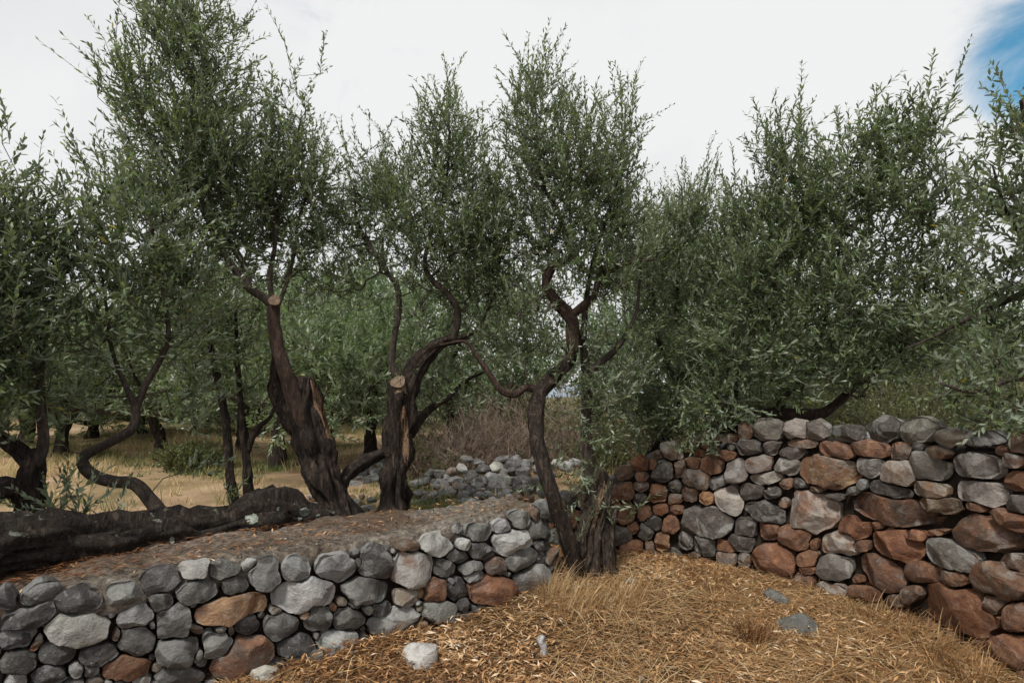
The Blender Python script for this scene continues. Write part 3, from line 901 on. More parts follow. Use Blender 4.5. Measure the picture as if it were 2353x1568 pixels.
rtop = lambda u: np.interp(np.asarray(u, float), _tops[:, 0], _tops[:, 1])
build_wall(WR, wall_r, RIGHT, (0.0, WR.L - 0.6, rtop), 23, 0.6, (0.06, 0.14), 'ddbbrrhhR', tint=(1.14, 1.0, 0.87), stain=0.05)
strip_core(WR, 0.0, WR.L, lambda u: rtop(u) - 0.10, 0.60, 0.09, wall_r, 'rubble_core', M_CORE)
# second row of stones on top, towards the far side
for k, u in enumerate(np.arange(0.1, WR.L - 0.5, 0.21)):
    for row in range(2):
        x, y = WR.at(u + 0.1 * row)
        t = WR.tan(u)
        n = np.array([t[1], -t[0]])
        p = np.array([x, y]) - n * (0.24 + 0.2 * row + RB.uniform(-0.03, 0.03))
        z = float(rtop(np.array([u]))[0]) - 0.05 + RB.uniform(-0.02, 0.02)
        blob_stone((p[0], p[1], z), RB.uniform(0.085, 0.13), RB.uniform(0.07, 0.1), 0.075, RB.choice(list('gdblg')), RB, wall_r, 600 + 2 * k + row, math.atan2(t[1], t[0]) + RB.normal(0, 0.3))

def join_small(wall_obj, most, lo, hi, seed):
    """the stones that show largest stay single; the rest become one part"""
    rng = np.random.default_rng(seed)
    rows = []
    for o in wall_obj.children:
        if o.name.split('.')[0] != 'stone':
            continue
        m = Matrix.Translation(wall_obj.location) @ o.matrix_local
        c = m.translation
        a, bb = c.y * math.cos(PITCH) + (c.z - CAMZ) * math.sin(PITCH), (c.z - CAMZ) * math.cos(PITCH) - c.y * math.sin(PITCH)
        seen = a > 0.3 and abs(c.x / a) * FPX < 1200 and abs(bb / a) * FPX < 800
        co = np.empty(len(o.data.vertices) * 3, np.float32)
        o.data.vertices.foreach_get('co', co)
        co = co.reshape(-1, 3)
        ext = np.ptp(co, axis=0)
        px = math.sqrt(ext[0] * ext[1]) / max(a, 0.3)
        flat = abs((m.to_3x3() @ Vector((0, 0, 1))).z) > 0.7
        rows.append((px * (0.45 if flat else 1.0) if seen else px * 0.01, o, m, co))
    rows.sort(key=lambda r: -r[0])
    acc = Acc()
    org = np.array(wall_obj.location)
    for px, o, m, co in rows[most:]:
        R, T = np.array(m.to_3x3()), np.array(m.translation)
        f = [list(p.vertices) for p in o.data.polygons]
        acc.add(co @ R.T + T - org, tris=[x for x in f if len(x) == 3], quads=[x for x in f if len(x) == 4], attr=float(rng.uniform(lo, hi)))
        me = o.data
        bpy.data.objects.remove(o)
        bpy.data.meshes.remove(me)
    if acc.n:
        me = acc.mesh('packing_stones')
        me.set_sharp_from_angle(angle=math.radians(20))
        link('packing_stones', me, M_CHIPS, wall_obj, kind='stuff')
join_small(wall_l, 298, 0.0, 0.62, 3)
join_small(wall_r, 298, 0.0, 1.0, 4)

# ------------------------------------------------------------------ trees
def catmull(pts, rad, step_fac=0.6, min_step=0.022, max_step=0.06):
    pts, rad = np.asarray(pts, float), np.asarray(rad, float)
    if len(pts) < 2:
        return pts, rad
    ext = np.vstack([2 * pts[0] - pts[1], pts, 2 * pts[-1] - pts[-2]])
    out, rr = [], []
    for i in range(1, len(ext) - 2):
        p0, p1, p2, p3 = ext[i - 1:i + 3]
        r1, r2 = rad[i - 1], rad[i]
        st = min(max(min_step, step_fac * min(r1, r2)), max_step)
        n = max(2, int(np.linalg.norm(p2 - p1) / st))
        t = np.linspace(0, 1, n, endpoint=False)[:, None]
        out.append(0.5 * ((2 * p1) + (-p0 + p2) * t + (2 * p0 - 5 * p1 + 4 * p2 - p3) * t ** 2 + (-p0 + 3 * p1 - 3 * p2 + p3) * t ** 3))
        rr.append(r1 + (r2 - r1) * t[:, 0])
    out.append(pts[-1:])
    rr.append(rad[-1:])
    return np.concatenate(out), np.concatenate(rr)

def tube(acc, pts, rad, sides=10, bark=0.0, seed=0, cap=True, attr=0.3, knobs=0.0, twist=0.0):
    pts, rad = np.asarray(pts, float), np.asarray(rad, float)
    n = len(pts)
    tan = unit(np.gradient(pts, axis=0))
    up = np.array([0.31, 0.9, 0.2])
    if abs(tan[0] @ up) > 0.9:
        up = np.array([1.0, 0, 0])
    a = np.cross(tan[0], up)
    a /= np.linalg.norm(a)
    A = np.empty((n, 3))
    A[0] = a
    for i in range(1, n):
        a = a - tan[i] * (a @ tan[i])
        a /= np.linalg.norm(a) + 1e-12
        A[i] = a
    B = np.cross(tan, A)
    th = np.linspace(0, 2 * math.pi, sides, endpoint=False)
    s = np.concatenate([[0], np.cumsum(np.linalg.norm(np.diff(pts, axis=0), axis=1))])
    ph = th[None, :] + twist * s[:, None]
    C, S_ = np.cos(ph), np.sin(ph)
    R = np.repeat(rad[:, None], sides, 1)
    if bark:
        k = 2.6
        q = np.stack([np.cos(th)[None, :] * k + 0 * s[:, None], np.sin(th)[None, :] * k + 0 * s[:, None], np.repeat(s[:, None] * 3.2, sides, 1)], -1)
        rid = 1 - np.abs(fbm(q * 1.0 + seed, seed, 3))
        q2 = np.stack([np.cos(th)[None, :] * 0.9 + 0 * s[:, None], np.sin(th)[None, :] * 0.9 + 0 * s[:, None], np.repeat(s[:, None] * 5.0, sides, 1)], -1)
        q3 = np.stack([np.cos(th)[None, :] * 7 + 0 * s[:, None], np.sin(th)[None, :] * 7 + 0 * s[:, None], np.repeat(s[:, None] * 9.0, sides, 1)], -1)
        R = R * (1 + bark * (rid - 0.6) + 0.9 * bark * fbm(q2 + seed * 3, seed + 4, 2) + 0.85 * bark * fbm(q3, seed + 9, 2))
    v = pts[:, None, :] + R[..., None] * (C[..., None] * A[:, None, :] + S_[..., None] * B[:, None, :])
    idx = np.arange(n * sides).reshape(n, sides)
    nxt = np.roll(idx, -1, axis=1)
    q = np.stack([idx[:-1], nxt[:-1], nxt[1:], idx[1:]], -1).reshape(-1, 4)
    vv = v.reshape(-1, 3)
    tr = None
    if cap:
        vv = np.vstack([vv, pts[-1:] + tan[-1] * rad[-1] * 0.25, pts[:1]])
        c1, c0 = n * sides, n * sides + 1
        tr = np.concatenate([np.stack([idx[-1], nxt[-1], np.full(sides, c1)], -1), np.stack([nxt[0], idx[0], np.full(sides, c0)], -1)])
    acc.add(vv, tris=tr, quads=q, attr=attr)

def leaves(acc, base, d, nrm, L, W, rnd, fine=True):
    """one leaf per row: six vertices, gently bent (four for leaves further off)"""
    n = len(base)
    if not fine:
        side = unit(np.cross(d, nrm))
        nrm = unit(np.cross(side, d))
        L, W = L[:, None], W[:, None]
        m = base + d * L * 0.5 + nrm * L * 0.04
        v = np.stack([base, m + side * W * 0.58, base + d * L - nrm * L * 0.04, m - side * W * 0.58], 1)
        b = (np.arange(n) * 4)[:, None]
        acc.add(v.reshape(-1, 3), tris=np.concatenate([b + [0, 1, 3], b + [1, 2, 3]], 0), attr=np.repeat(rnd, 4))
        return
    side = unit(np.cross(d, nrm))
    nrm = unit(np.cross(side, d))
    L, W = L[:, None], W[:, None]
    bend = -0.10 * L
    p0 = base
    m1 = base + d * L * 0.32 + nrm * L * 0.03
    m2 = base + d * L * 0.70 + nrm * bend * 0.25
    p5 = base + d * L + nrm * bend
    v = np.stack([p0, m1 - side * W * 0.48, m1 + side * W * 0.48, m2 - side * W * 0.46, m2 + side * W * 0.46, p5], 1)
    b = (np.arange(n) * 6)[:, None]
    t = np.concatenate([b + [0, 2, 1], b + [1, 2, 4], b + [1, 4, 3], b + [3, 4, 5]], 0)
    acc.add(v.reshape(-1, 3), tris=t, attr=np.repeat(rnd, 6))

def shoots(acc_leaf, acc_twig, base, d, length, rng, leaf_len=0.062, leaf_w=0.0125, gap=0.022, keep=0.92, min_w=0.0, twig_r=0.0022, fine=True):
    """leafy shoots: opposite pairs of leaves along a slightly curved twig"""
    N = len(base)
    K = max(3, int(np.max(length) / gap))
    j = np.arange(K)
    s = (j[None, :] + rng.uniform(0.3, 0.7, (N, K))) * gap
    valid = s < length[:, None]
    bendv = rng.normal(0, 0.24, (N, 3))
    bendv[:, 2] = np.abs(bendv[:, 2]) * 0.5
    t = s / length[:, None]
    pos = base[:, None, :] + d[:, None, :] * s[..., None] + bendv[:, None, :] * (t ** 2 * length[:, None])[..., None]
    tdir = unit(d[:, None, :] + 2 * bendv[:, None, :] * t[..., None])
    ref = unit(rng.normal(size=(N, 3)))
    a = unit(np.cross(d, ref))
    b = np.cross(d, a)
    for sgn in (1, -1):
        phi = j[None, :] * (math.pi / 2) + rng.normal(0, 0.35, (N, K))
        perp = (np.cos(phi)[..., None] * a[:, None, :] + np.sin(phi)[..., None] * b[:, None, :]) * sgn
        ang = rng.normal(0.60, 0.30, (N, K))
        ld = unit(tdir * np.cos(ang)[..., None] + perp * np.sin(ang)[..., None] + rng.normal(0, 0.1, (N, K, 3)))
        nr = unit(tdir - ld * (tdir * ld).sum(-1, keepdims=True) + rng.normal(0, 0.25, (N, K, 3)))
        LL = leaf_len * rng.uniform(0.7, 1.25, (N, K)) * (1 - 0.35 * t ** 3)
        WW = np.maximum(leaf_w * rng.uniform(0.8, 1.2, (N, K)) * (1 - 0.3 * t ** 3), min_w)
        m = valid & (rng.uniform(size=(N, K)) < keep)
        # all leaves of a shoot share something of its shade
        rnd = np.clip(0.45 * rng.uniform(size=(N, 1)) + 0.55 * rng.uniform(size=(N, K)), 0, 0.985)
        rnd = np.where(rng.uniform(size=(N, K)) < 0.004, 1.0, rnd)
        leaves(acc_leaf, pos[m], ld[m], nr[m], LL[m], WW[m], rnd[m], fine)
    if acc_twig is not None:
        tt = np.linspace(0, 1, 3)
        c = base[:, None, :] + d[:, None, :] * (tt * length[:, None])[..., None] + bendv[:, None, :] * (tt ** 2 * length[:, None])[..., None]
        r = twig_r * np.array([1.1, 0.85, 0.4])
        ribbons(acc_twig, c, np.repeat(r[None, :], N, 0), a, 0.75)

def fan(acc, c, r, a, b, attr):
    """many thin three-sided tubes at once; c (N,K,3), r (N,K)"""
    N, K = c.shape[:2]
    th = np.array([0, 2.094, 4.189])
    v = c[:, :, None, :] + r[..., None, None] * (np.cos(th)[None, None, :, None] * a[:, None, None, :] + np.sin(th)[None, None, :, None] * b[:, None, None, :])
    base = (np.arange(N) * K * 3)[:, None, None, None]
    k = np.arange(K - 1)[None, :, None, None] * 3
    i = np.arange(3)
    j = (i + 1) % 3
    pat = np.stack([i, j, j + 3, i + 3], -1)[None, None]
    q = (base + k + pat).reshape(-1, 4)
    acc.add(v.reshape(-1, 3), quads=q, attr=attr)

def ribbons(acc, c, r, a, attr):
    """many narrow blades at once; c (N,K,3), r (N,K), a (N,3) sideways"""
    N, K = c.shape[:2]
    v = np.stack([c - r[..., None] * a[:, None, :], c + r[..., None] * a[:, None, :]], 2)
    b = (np.arange(N) * K * 2)[:, None, None]
    k = (np.arange(K - 1) * 2)[None, :, None]
    q = (b + k + np.array([0, 1, 3, 2])[None, None]).reshape(-1, 4)
    acc.add(v.reshape(-1, 3), quads=q, attr=attr)

LEAFCOUNT = [0]
def grow(tree, nodes, ells, rng, leaf_len, leaf_w, leaf_mat, tau=1.0, min_w=0.0, gap=0.022, shoot=(0.18, 0.42), top_long=0.1, extra=None, twig_r=0.0022, fine=True):
    """fill the crown: branchlets from the limbs out to many upright leafy shoots"""
    origin = np.array(tree.location)
    acc_l, acc_t = Acc(), Acc()
    nodes = [np.asarray(p, float) for p in nodes]
    pts = np.array(nodes)
    n0 = len(pts)
    att, adir, alen = [], [], []
    for (c, r, tl, up) in ells:
        # leaf cover wanted over the ellipse as seen from the camera side
        area = math.pi * r[0] * r[2]
        per = (np.mean(shoot) / gap * 2 * 0.92) * leaf_len * leaf_w * 0.33
        N = max(3, int(tau * tl * area / per))
        q = unit(rng.normal(size=(N, 3))) * (rng.uniform(size=(N, 1)) ** 0.42)
        q = q * (1 + 0.22 * fbm(q * 2.3 + c, 17, 2))[:, None]
        clump = fbm((c + q * r) * 4.0, 5, 2)
        keep = rng.uniform(size=N) < np.clip(0.78 + 0.75 * clump, 0.12, 1.0)
        q = q[keep]
        N = len(q)
        p = c + q * r
        out = unit(q * np.array([1, 1, 0.6]))
        d = unit(np.array([0, 0, up]) + out * 0.6 + rng.normal(0, 0.42, (N, 3)))
        L = rng.uniform(shoot[0], shoot[1], N)
        top = (q[:, 2] > 0.45) & (rng.uniform(size=N) < top_long)
        L = np.where(top, L * 1.6, L)
        d = np.where(top[:, None], unit(d + [0, 0, 1.2]), d)
        att.append(p - d * L[:, None] * 0.5)
        adir.append(d)
        alen.append(L)
    if extra:
        for (p0, p1) in extra:
            v = np.asarray(p1) - np.asarray(p0)
            l = np.linalg.norm(v)
            att.append(np.asarray(p0)[None])
            adir.append((v / l)[None])
            alen.append(np.array([l]))
    att, adir, alen = np.concatenate(att), np.concatenate(adir), np.concatenate(alen)
    # order from the limbs outwards
    d0 = np.empty(len(att))
    for k in range(0, len(att), 400):
        d0[k:k + 400] = np.linalg.norm(att[k:k + 400, None, :] - pts[None], axis=2).min(1)
    order = np.argsort(d0)
    cap = n0 + len(att) * 2 + 4
    buf = np.empty((cap, 3))
    buf[:n0] = pts
    par = np.full(cap, -1)
    m = n0
    segs = []
    for k in order:
        p = att[k]
        df = p - buf[:m]
        dist = np.sqrt((df * df).sum(1))
        cost = dist + 0.6 * np.maximum(0, -df[:, 2])
        i = int(np.argmin(cost))
        a = buf[i]
        g = p - a
        L = np.linalg.norm(g)
        j1 = rng.normal(0, 0.1, 3) * L
        buf[m], buf[m + 1] = a + g * 0.52 + j1 - np.array([0, 0, 0.06 * L]), p
        par[m], par[m + 1] = i, m
        m += 2
    cnt = np.zeros(m)
    for i in range(m - 1, n0 - 1, -1):
        cnt[i] += 0.5
        if par[i] >= n0:
            cnt[par[i]] += cnt[i]
    rad = np.minimum(twig_r * 0.9 * np.maximum(cnt, 1) ** 0.42, 0.014)
    ch = np.arange(n0, m)
    pa = par[ch]
    A, Bp = buf[pa], buf[ch]
    dd = unit(Bp - A)
    ref = np.where(np.abs(dd[:, 2:3]) > 0.9, np.array([[1.0, 0, 0]]), np.array([[0, 0, 1.0]]))
    e1 = unit(np.cross(dd, ref))
    e2 = np.cross(dd, e1)
    rp = np.where(pa >= n0, rad[np.maximum(pa, 0)], rad[ch] * 1.2)
    far = leaf_len > 0.09
    if far:
        ribbons(acc_t, np.stack([A, Bp], 1) - origin, np.stack([rp, rad[ch]], 1), e1, rng.uniform(0.1, 0.6))
    else:
        fan(acc_t, np.stack([A, Bp], 1) - origin, np.stack([rp, rad[ch]], 1), e1, e2, rng.uniform(0.1, 0.6))
    shoots(acc_l, None if far else acc_t, att - origin, adir, alen, rng, leaf_len, leaf_w, gap, 0.92, min_w, twig_r, fine)
    # leaves on the last stretch of the branchlets too
    sel = ch[1::2]
    s0 = buf[par[sel]]
    sh = buf[sel] - s0
    ln = np.linalg.norm(sh, axis=1)
    okk = (ln > 0.03) & (ln < 0.35) & (rng.uniform(size=len(sel)) < 0.6)
    if okk.any():
        shoots(acc_l, None, s0[okk] - origin, sh[okk] / ln[okk][:, None], ln[okk], rng, leaf_len * 0.95, leaf_w, gap, 0.6, min_w, fine=fine)
    LEAFCOUNT[0] += sum(len(x) for x in acc_l.v) // (6 if fine else 4)
    link('crown', acc_l.mesh('crown'), leaf_mat, tree, kind='stuff')
    link('twigs', acc_t.mesh('twigs'), M_TWIG, tree, kind='stuff')

def view_limb(spec, Y=None):
    pts, rad = [], []
    y = Y
    for s in spec:
        if len(s) == 4:
            y = s[2]
        r = s[-1]
        pts.append(P(s[0], s[1], y))
        rad.append(r * 0.70 * y / FPX)
    return np.array(pts), np.array(rad)

def blotch(x, y, rx, ry, seed):
    th = np.linspace(0, 2 * math.pi, 14, endpoint=False)
    r = 1 + 0.3 * vnoise(np.stack([np.cos(th) * 2, np.sin(th) * 2, np.full(14, seed * 2.3)], -1), seed)
    return [(x + rx * r_ * math.cos(t), y + ry * r_ * math.sin(t)) for r_, t in zip(r, th)]

LEAF_MID = dict(leaf_len=0.056, leaf_w=0.0128)
def olive(base, label, limbs, crowns, seed, leaf_len=0.058, leaf_w=0.0130, leaf_mat=None, tau=1.28, cuts=(), splits=(), extra=None, group='olive trees', shoot=(0.18, 0.42), min_w=0.0, gap=0.022, top_long=0.1, name='olive_tree', fine=False, patches=()):
    """limbs: (part name, material, points (x, y, depth, half width), bark relief). crowns: (x, y, rx, ry, depth, rdepth, cover, upright)"""
    bp = P(*base)
    tree = empty(name, (bp[0], bp[1], gz(bp[0], bp[1])), label, 'tree', group)
    org = np.array(tree.location)
    rng = np.random.default_rng(seed)
    nodes = []
    parts = {}
    for k, (pname, mat, spec, bark) in enumerate(limbs):
        pts, rad = view_limb(spec)
        cp, cr = catmull(pts, rad)
        thick = rad.max() > 0.03
        # small irregular wander
        cp = cp + 0.12 * cr[:, None] * np.stack([vnoise(cp * 9, seed + 1), vnoise(cp * 9, seed + 2), vnoise(cp * 9, seed + 3)], -1)
        acc = Acc()
        tube(acc, cp - org, cr, 46 if rad.max() > 0.07 else (22 if thick else 10), bark, seed + k, True, 0.3)
        link(pname, acc.mesh(pname), mat, tree)
        st = max(1, int(0.07 / max(1e-3, np.linalg.norm(cp[1] - cp[0]))))
        sel = cp[::st]
        rs = cr[::st]
        nodes += [p for p, r in zip(sel, rs) if r < 0.045]
    for (x, y, Yd, r, nx_, ny_, nz_) in cuts:
        p = P(x, y, Yd)
        R = r * Yd / FPX
        nn = unit(np.array([nx_, ny_, nz_], float))
        ref = np.array([0, 0, 1.0]) if abs(nn[2]) < 0.9 else np.array([1.0, 0, 0])
        a = unit(np.cross(nn, ref))
        b = np.cross(nn, a)
        th = np.linspace(0, 2 * math.pi, 18, endpoint=False)
        rr = R * (1 + 0.08 * np.sin(th * 3 + seed))
        acc = Acc()
        ring0 = p - nn * R * 0.5 + (np.cos(th) * rr * 0.98)[:, None] * a + (np.sin(th) * rr * 0.98)[:, None] * b
        ring = p + (np.cos(th) * rr)[:, None] * a + (np.sin(th) * rr)[:, None] * b
        ring2 = p + nn * R * 0.05 + (np.cos(th) * rr * 0.6)[:, None] * a + (np.sin(th) * rr * 0.6)[:, None] * b
        v = np.vstack([ring0, ring, ring2, (p + nn * R * 0.02)[None]]) - org
        i = np.arange(18)
        j = (i + 1) % 18
        q = np.concatenate([np.stack([k * 18 + i, k * 18 + j, (k + 1) * 18 + j, (k + 1) * 18 + i], -1) for k in range(2)])
        acc.add(v, tris=np.stack([36 + i, 36 + j, np.full(18, 54)], -1), quads=q)
        link('pruning_cut', acc.mesh('pruning_cut', smooth=False), M_CUT, tree)
    if patches:
        from mathutils.bvhtree import BVHTree
        vv, ff = [], []
        for o in tree.children:
            if o.name.split('.')[0] in ('trunk', 'limb'):
                k0 = len(vv)
                vv += [Vector(v.co) + Vector(org) for v in o.data.vertices]
                ff += [[i + k0 for i in p.vertices] for p in o.data.polygons]
        bvh = BVHTree.FromPolygons(vv, ff)
        for (pname, mat, poly) in patches:
            poly = np.array(poly, float)
            cen = poly.mean(0)
            # rings from the rim to the middle, each laid on the bark
            dense = np.concatenate([poly[i] + (poly[(i + 1) % len(poly)] - poly[i]) * t for i in range(len(poly)) for t in np.linspace(0, 1, 4, endpoint=False)[:, None]]).reshape(-1, 2)
            m = len(dense)
            rows = []
            for sc, off in ((1.0, 0.002), (0.93, 0.007), (0.7, 0.008), (0.4, 0.008), (0.1, 0.008)):
                for q in cen + (dense - cen) * sc + (RB.normal(0, 0.8, (m, 2)) if sc > 0.8 else 0):
                    d = Vector(pix_dir(*q)).normalized()
                    hit = bvh.ray_cast(Vector((0, 0, CAMZ)), d)
                    if hit[0] is None:
                        rows.append(rows[-1] if rows else np.array(P(cen[0], cen[1], base[2])))
                    else:
                        rows.append(np.array(hit[0] - d * off))
            v = np.array(rows) - org
            i = np.arange(m)
            j = (i + 1) % m
            q = np.concatenate([np.stack([k * m + i, k * m + j, (k + 1) * m + j, (k + 1) * m + i], -1) for k in range(4)])
            acc = Acc()
            acc.add(np.vstack([v, v[4 * m:].mean(0)]), tris=np.stack([4 * m + i, 4 * m + j, np.full(m, 5 * m)], -1), quads=q)
            link(pname, acc.mesh(pname), mat, tree)
    for spec in splits:
        pts, rad = view_limb(spec)
        cp, cr = catmull(pts, rad)
        acc = Acc()
        tube(acc, cp - org, cr, 12, 0.35, seed + 50)
        link('split_wood', acc.mesh('split_wood'), M_SPLIT, tree)
    ells = []
    for (x, y, rx, ry, Yd, rY, cover, up) in crowns:
        k = Yd / FPX
        ells.append((P(x, y, Yd), np.array([rx * k, rY, ry * k]), cover, up))
    ex = None
    if extra:
        ex = [(P(a[0], a[1], a[2]), P(b[0], b[1], b[2])) for a, b in extra]
    grow(tree, nodes, ells, rng, leaf_len, leaf_w, leaf_mat or M_LEAF, tau, min_w, gap, shoot, top_long, ex, fine=fine)
    return tree

# --- pruned tree with the sawn fork, behind the low wall
olive((790, 1210, 4.25), 'tallest olive, dark trunk leaning left to a sawn fork, behind the low wall', [
    ('trunk', M_BARK, [(812, 1330, 4.25, 66), (795, 1225, 4.25, 52), (768, 1140, 4.25, 40), (738, 1070, 4.25, 41), (715, 1000, 4.25, 44), (703, 935, 4.25, 38), (700, 890, 4.25, 33), (702, 868, 4.25, 22)], 0.52),
    ('limb', M_LIMBRED, [(706, 985, 4.2, 22), (676, 915, 4.15, 25), (655, 855, 4.1, 22), (635, 785, 4.1, 20), (628, 725, 4.1, 19), (629, 690, 4.1, 19)], 0.14),
    ('limb', M_BARK, [(712, 1020, 4.3, 34), (668, 955, 4.3, 28), (640, 905, 4.3, 25), (640, 850, 4.25, 22), (640, 800, 4.2, 14)], 0.34),
    ('limb', M_BARK, [(772, 1135, 4.3, 20), (800, 1085, 4.4, 21), (842, 1056, 4.55, 20), (895, 1034, 4.75, 15)], 0.3),
    ('limb', M_LIMB, [(632, 704, 4.1, 15), (600, 680, 4.07, 14), (566, 656, 4.03, 13), (530, 602, 4.0, 10), (500, 560, 4.0, 8), (462, 480, 3.95, 6), (400, 395, 3.9, 4), (340, 300, 3.9, 3)], 0.06),
    ('limb', M_LIMB, [(572, 660, 4.05, 12), (560, 606, 4.1, 11), (520, 545, 4.12, 10), (482, 495, 4.15, 9), (456, 436, 4.15, 8), (452, 350, 4.15, 6), (446, 220, 4.1, 4), (440, 90, 4.1, 2.5)], 0.06),
    ('limb', M_LIMB, [(628, 705, 4.15, 9), (620, 640, 4.2, 8), (632, 560, 4.25, 7), (637, 480, 4.3, 6), (662, 400, 4.3, 5), (692, 270, 4.3, 3)], 0.06),
    ('limb', M_LIMB, [(640, 700, 4.2, 7), (662, 640, 4.3, 6), (676, 575, 4.35, 6), (690, 490, 4.4, 4), (730, 400, 4.4, 3)], 0.06),
], [
    (437, 55, 118, 140, 4.1, 0.45, 1.9, 0.9), (432, 225, 178, 165, 4.1, 0.6, 2.2, 0.85), (300, 200, 50, 90, 4.0, 0.3, 1.2, 0.9), (490, 400, 195, 160, 4.2, 0.7, 2.2, 0.8),
    (690, 340, 72, 165, 4.35, 0.4, 1.7, 1.0), (640, 480, 130, 130, 4.4, 0.6, 1.6, 0.8), (330, 430, 130, 100, 4.0, 0.5, 1.9, 0.8), (560, 590, 120, 70, 4.3, 0.5, 0.8, 0.6),
    (700, 600, 80, 90, 4.5, 0.5, 0.9, 0.7), (480, 540, 120, 70, 4.1, 0.4, 1.0, 0.5), (745, 430, 55, 110, 4.4, 0.4, 1.3, 0.9), (740, 540, 70, 90, 4.5, 0.4, 1.0, 0.7), (600, 420, 110, 110, 4.2, 0.5, 1.4, 0.8),
], 101, cuts=[(630, 689, 4.03, 13, 0.12, -0.93, 0.3)],
    patches=[('split_wood', M_SPLIT, [(712, 872), (728, 880), (738, 920), (756, 960), (762, 1010), (752, 1005), (738, 960), (722, 930)])],
    extra=[((670, 170, 4.3), (668, 45, 4.3)), ((735, 170, 4.3), (746, 45, 4.3)), ((262, 150, 4.0), (246, 40, 4.0)), ((270, 130, 4.0), (275, 60, 4.0))])

# --- stubby pruned tree in the middle
olive((905, 1200, 4.65), 'olive with thick split trunk and sawn top, arm bent right, behind the low wall', [
    ('trunk', M_BARK, [(903, 1330, 4.65, 70), (904, 1215, 4.65, 52), (905, 1140, 4.65, 42), (911, 1050, 4.65, 39), (918, 965, 4.65, 36), (917, 905, 4.65, 31), (914, 872, 4.65, 25)], 0.5),
    ('limb', M_BARK, [(922, 985, 4.7, 36), (934, 905, 4.7, 33), (951, 852, 4.72, 30), (985, 812, 4.75, 24), (1022, 786, 4.75, 18), (1062, 776, 4.7, 11), (1100, 755, 4.65, 6), (1130, 690, 4.65, 4)], 0.26),
    ('limb', M_LIMB, [(935, 890, 4.72, 13), (902, 845, 4.72, 11), (903, 795, 4.72, 10), (915, 722, 4.72, 9), (913, 662, 4.72, 9), (886, 620, 4.75, 8), (856, 572, 4.8, 7), (820, 510, 4.8, 5), (815, 440, 4.8, 3)], 0.08),
    ('limb', M_LIMB, [(884, 618, 4.75, 6), (878, 560, 4.8, 5), (888, 480, 4.85, 4), (870, 400, 4.9, 2.5)], 0.05),
    ('limb', M_LIMB, [(1040, 782, 4.7, 12), (1052, 725, 4.65, 11), (1036, 684, 4.6, 11), (992, 642, 4.6, 9), (976, 604, 4.6, 7), (988, 545, 4.65, 6), (1010, 480, 4.7, 5), (1030, 380, 4.7, 4), (1032, 270, 4.7, 2.5)], 0.08),
    ('limb', M_BARK, [(940, 1000, 4.8, 18), (980, 945, 4.9, 12), (1028, 915, 4.95, 8), (1062, 880, 5.0, 5), (1120, 850, 5.0, 3)], 0.2),
], [
    (1030, 330, 88, 165, 4.7, 0.45, 1.9, 1.0), (1000, 500, 150, 130, 4.7, 0.65, 2.0, 0.8), (852, 400, 66, 115, 4.85, 0.4, 1.5, 1.0), (1085, 470, 60, 110, 4.6, 0.4, 1.4, 0.9),
    (1090, 620, 110, 110, 4.7, 0.6, 1.7, 0.7), (960, 660, 90, 70, 4.8, 0.4, 0.6, 0.6), (840, 500, 70, 60, 4.9, 0.3, 0.8, 0.7), (1010, 860, 120, 90, 5.2, 0.5, 1.0, 0.4), (1130, 760, 80, 60, 4.7, 0.4, 0.9, 0.5), (900, 560, 100, 80, 4.7, 0.4, 0.9, 0.6), (840, 480, 80, 100, 4.9, 0.4, 1.2, 0.8), (800, 600, 80, 110, 5.1, 0.5, 0.9, 0.6), (1125, 430, 60, 100, 4.6, 0.4, 1.3, 0.9), (930, 440, 70, 110, 4.8, 0.4, 1.3, 0.9), (980, 720, 90, 50, 4.7, 0.4, 0.6, 0.4), (1110, 540, 70, 90, 4.6, 0.4, 1.2, 0.8),
], 202, **LEAF_MID, cuts=[(914, 876, 4.57, 17, -0.1, -0.8, 0.6)],
    patches=[('split_wood', M_SPLIT, [(920, 945), (928, 925), (936, 960), (940, 1010), (937, 1075), (928, 1060), (922, 1010)]), ('split_wood', M_CUT, [(898, 880), (912, 868), (930, 880), (936, 905), (922, 900), (908, 905)])],
    extra=[((1032, 230, 4.7), (1034, 130, 4.7)), ((975, 260, 4.7), (968, 180, 4.7)), ((850, 320, 4.8), (845, 265, 4.8))])

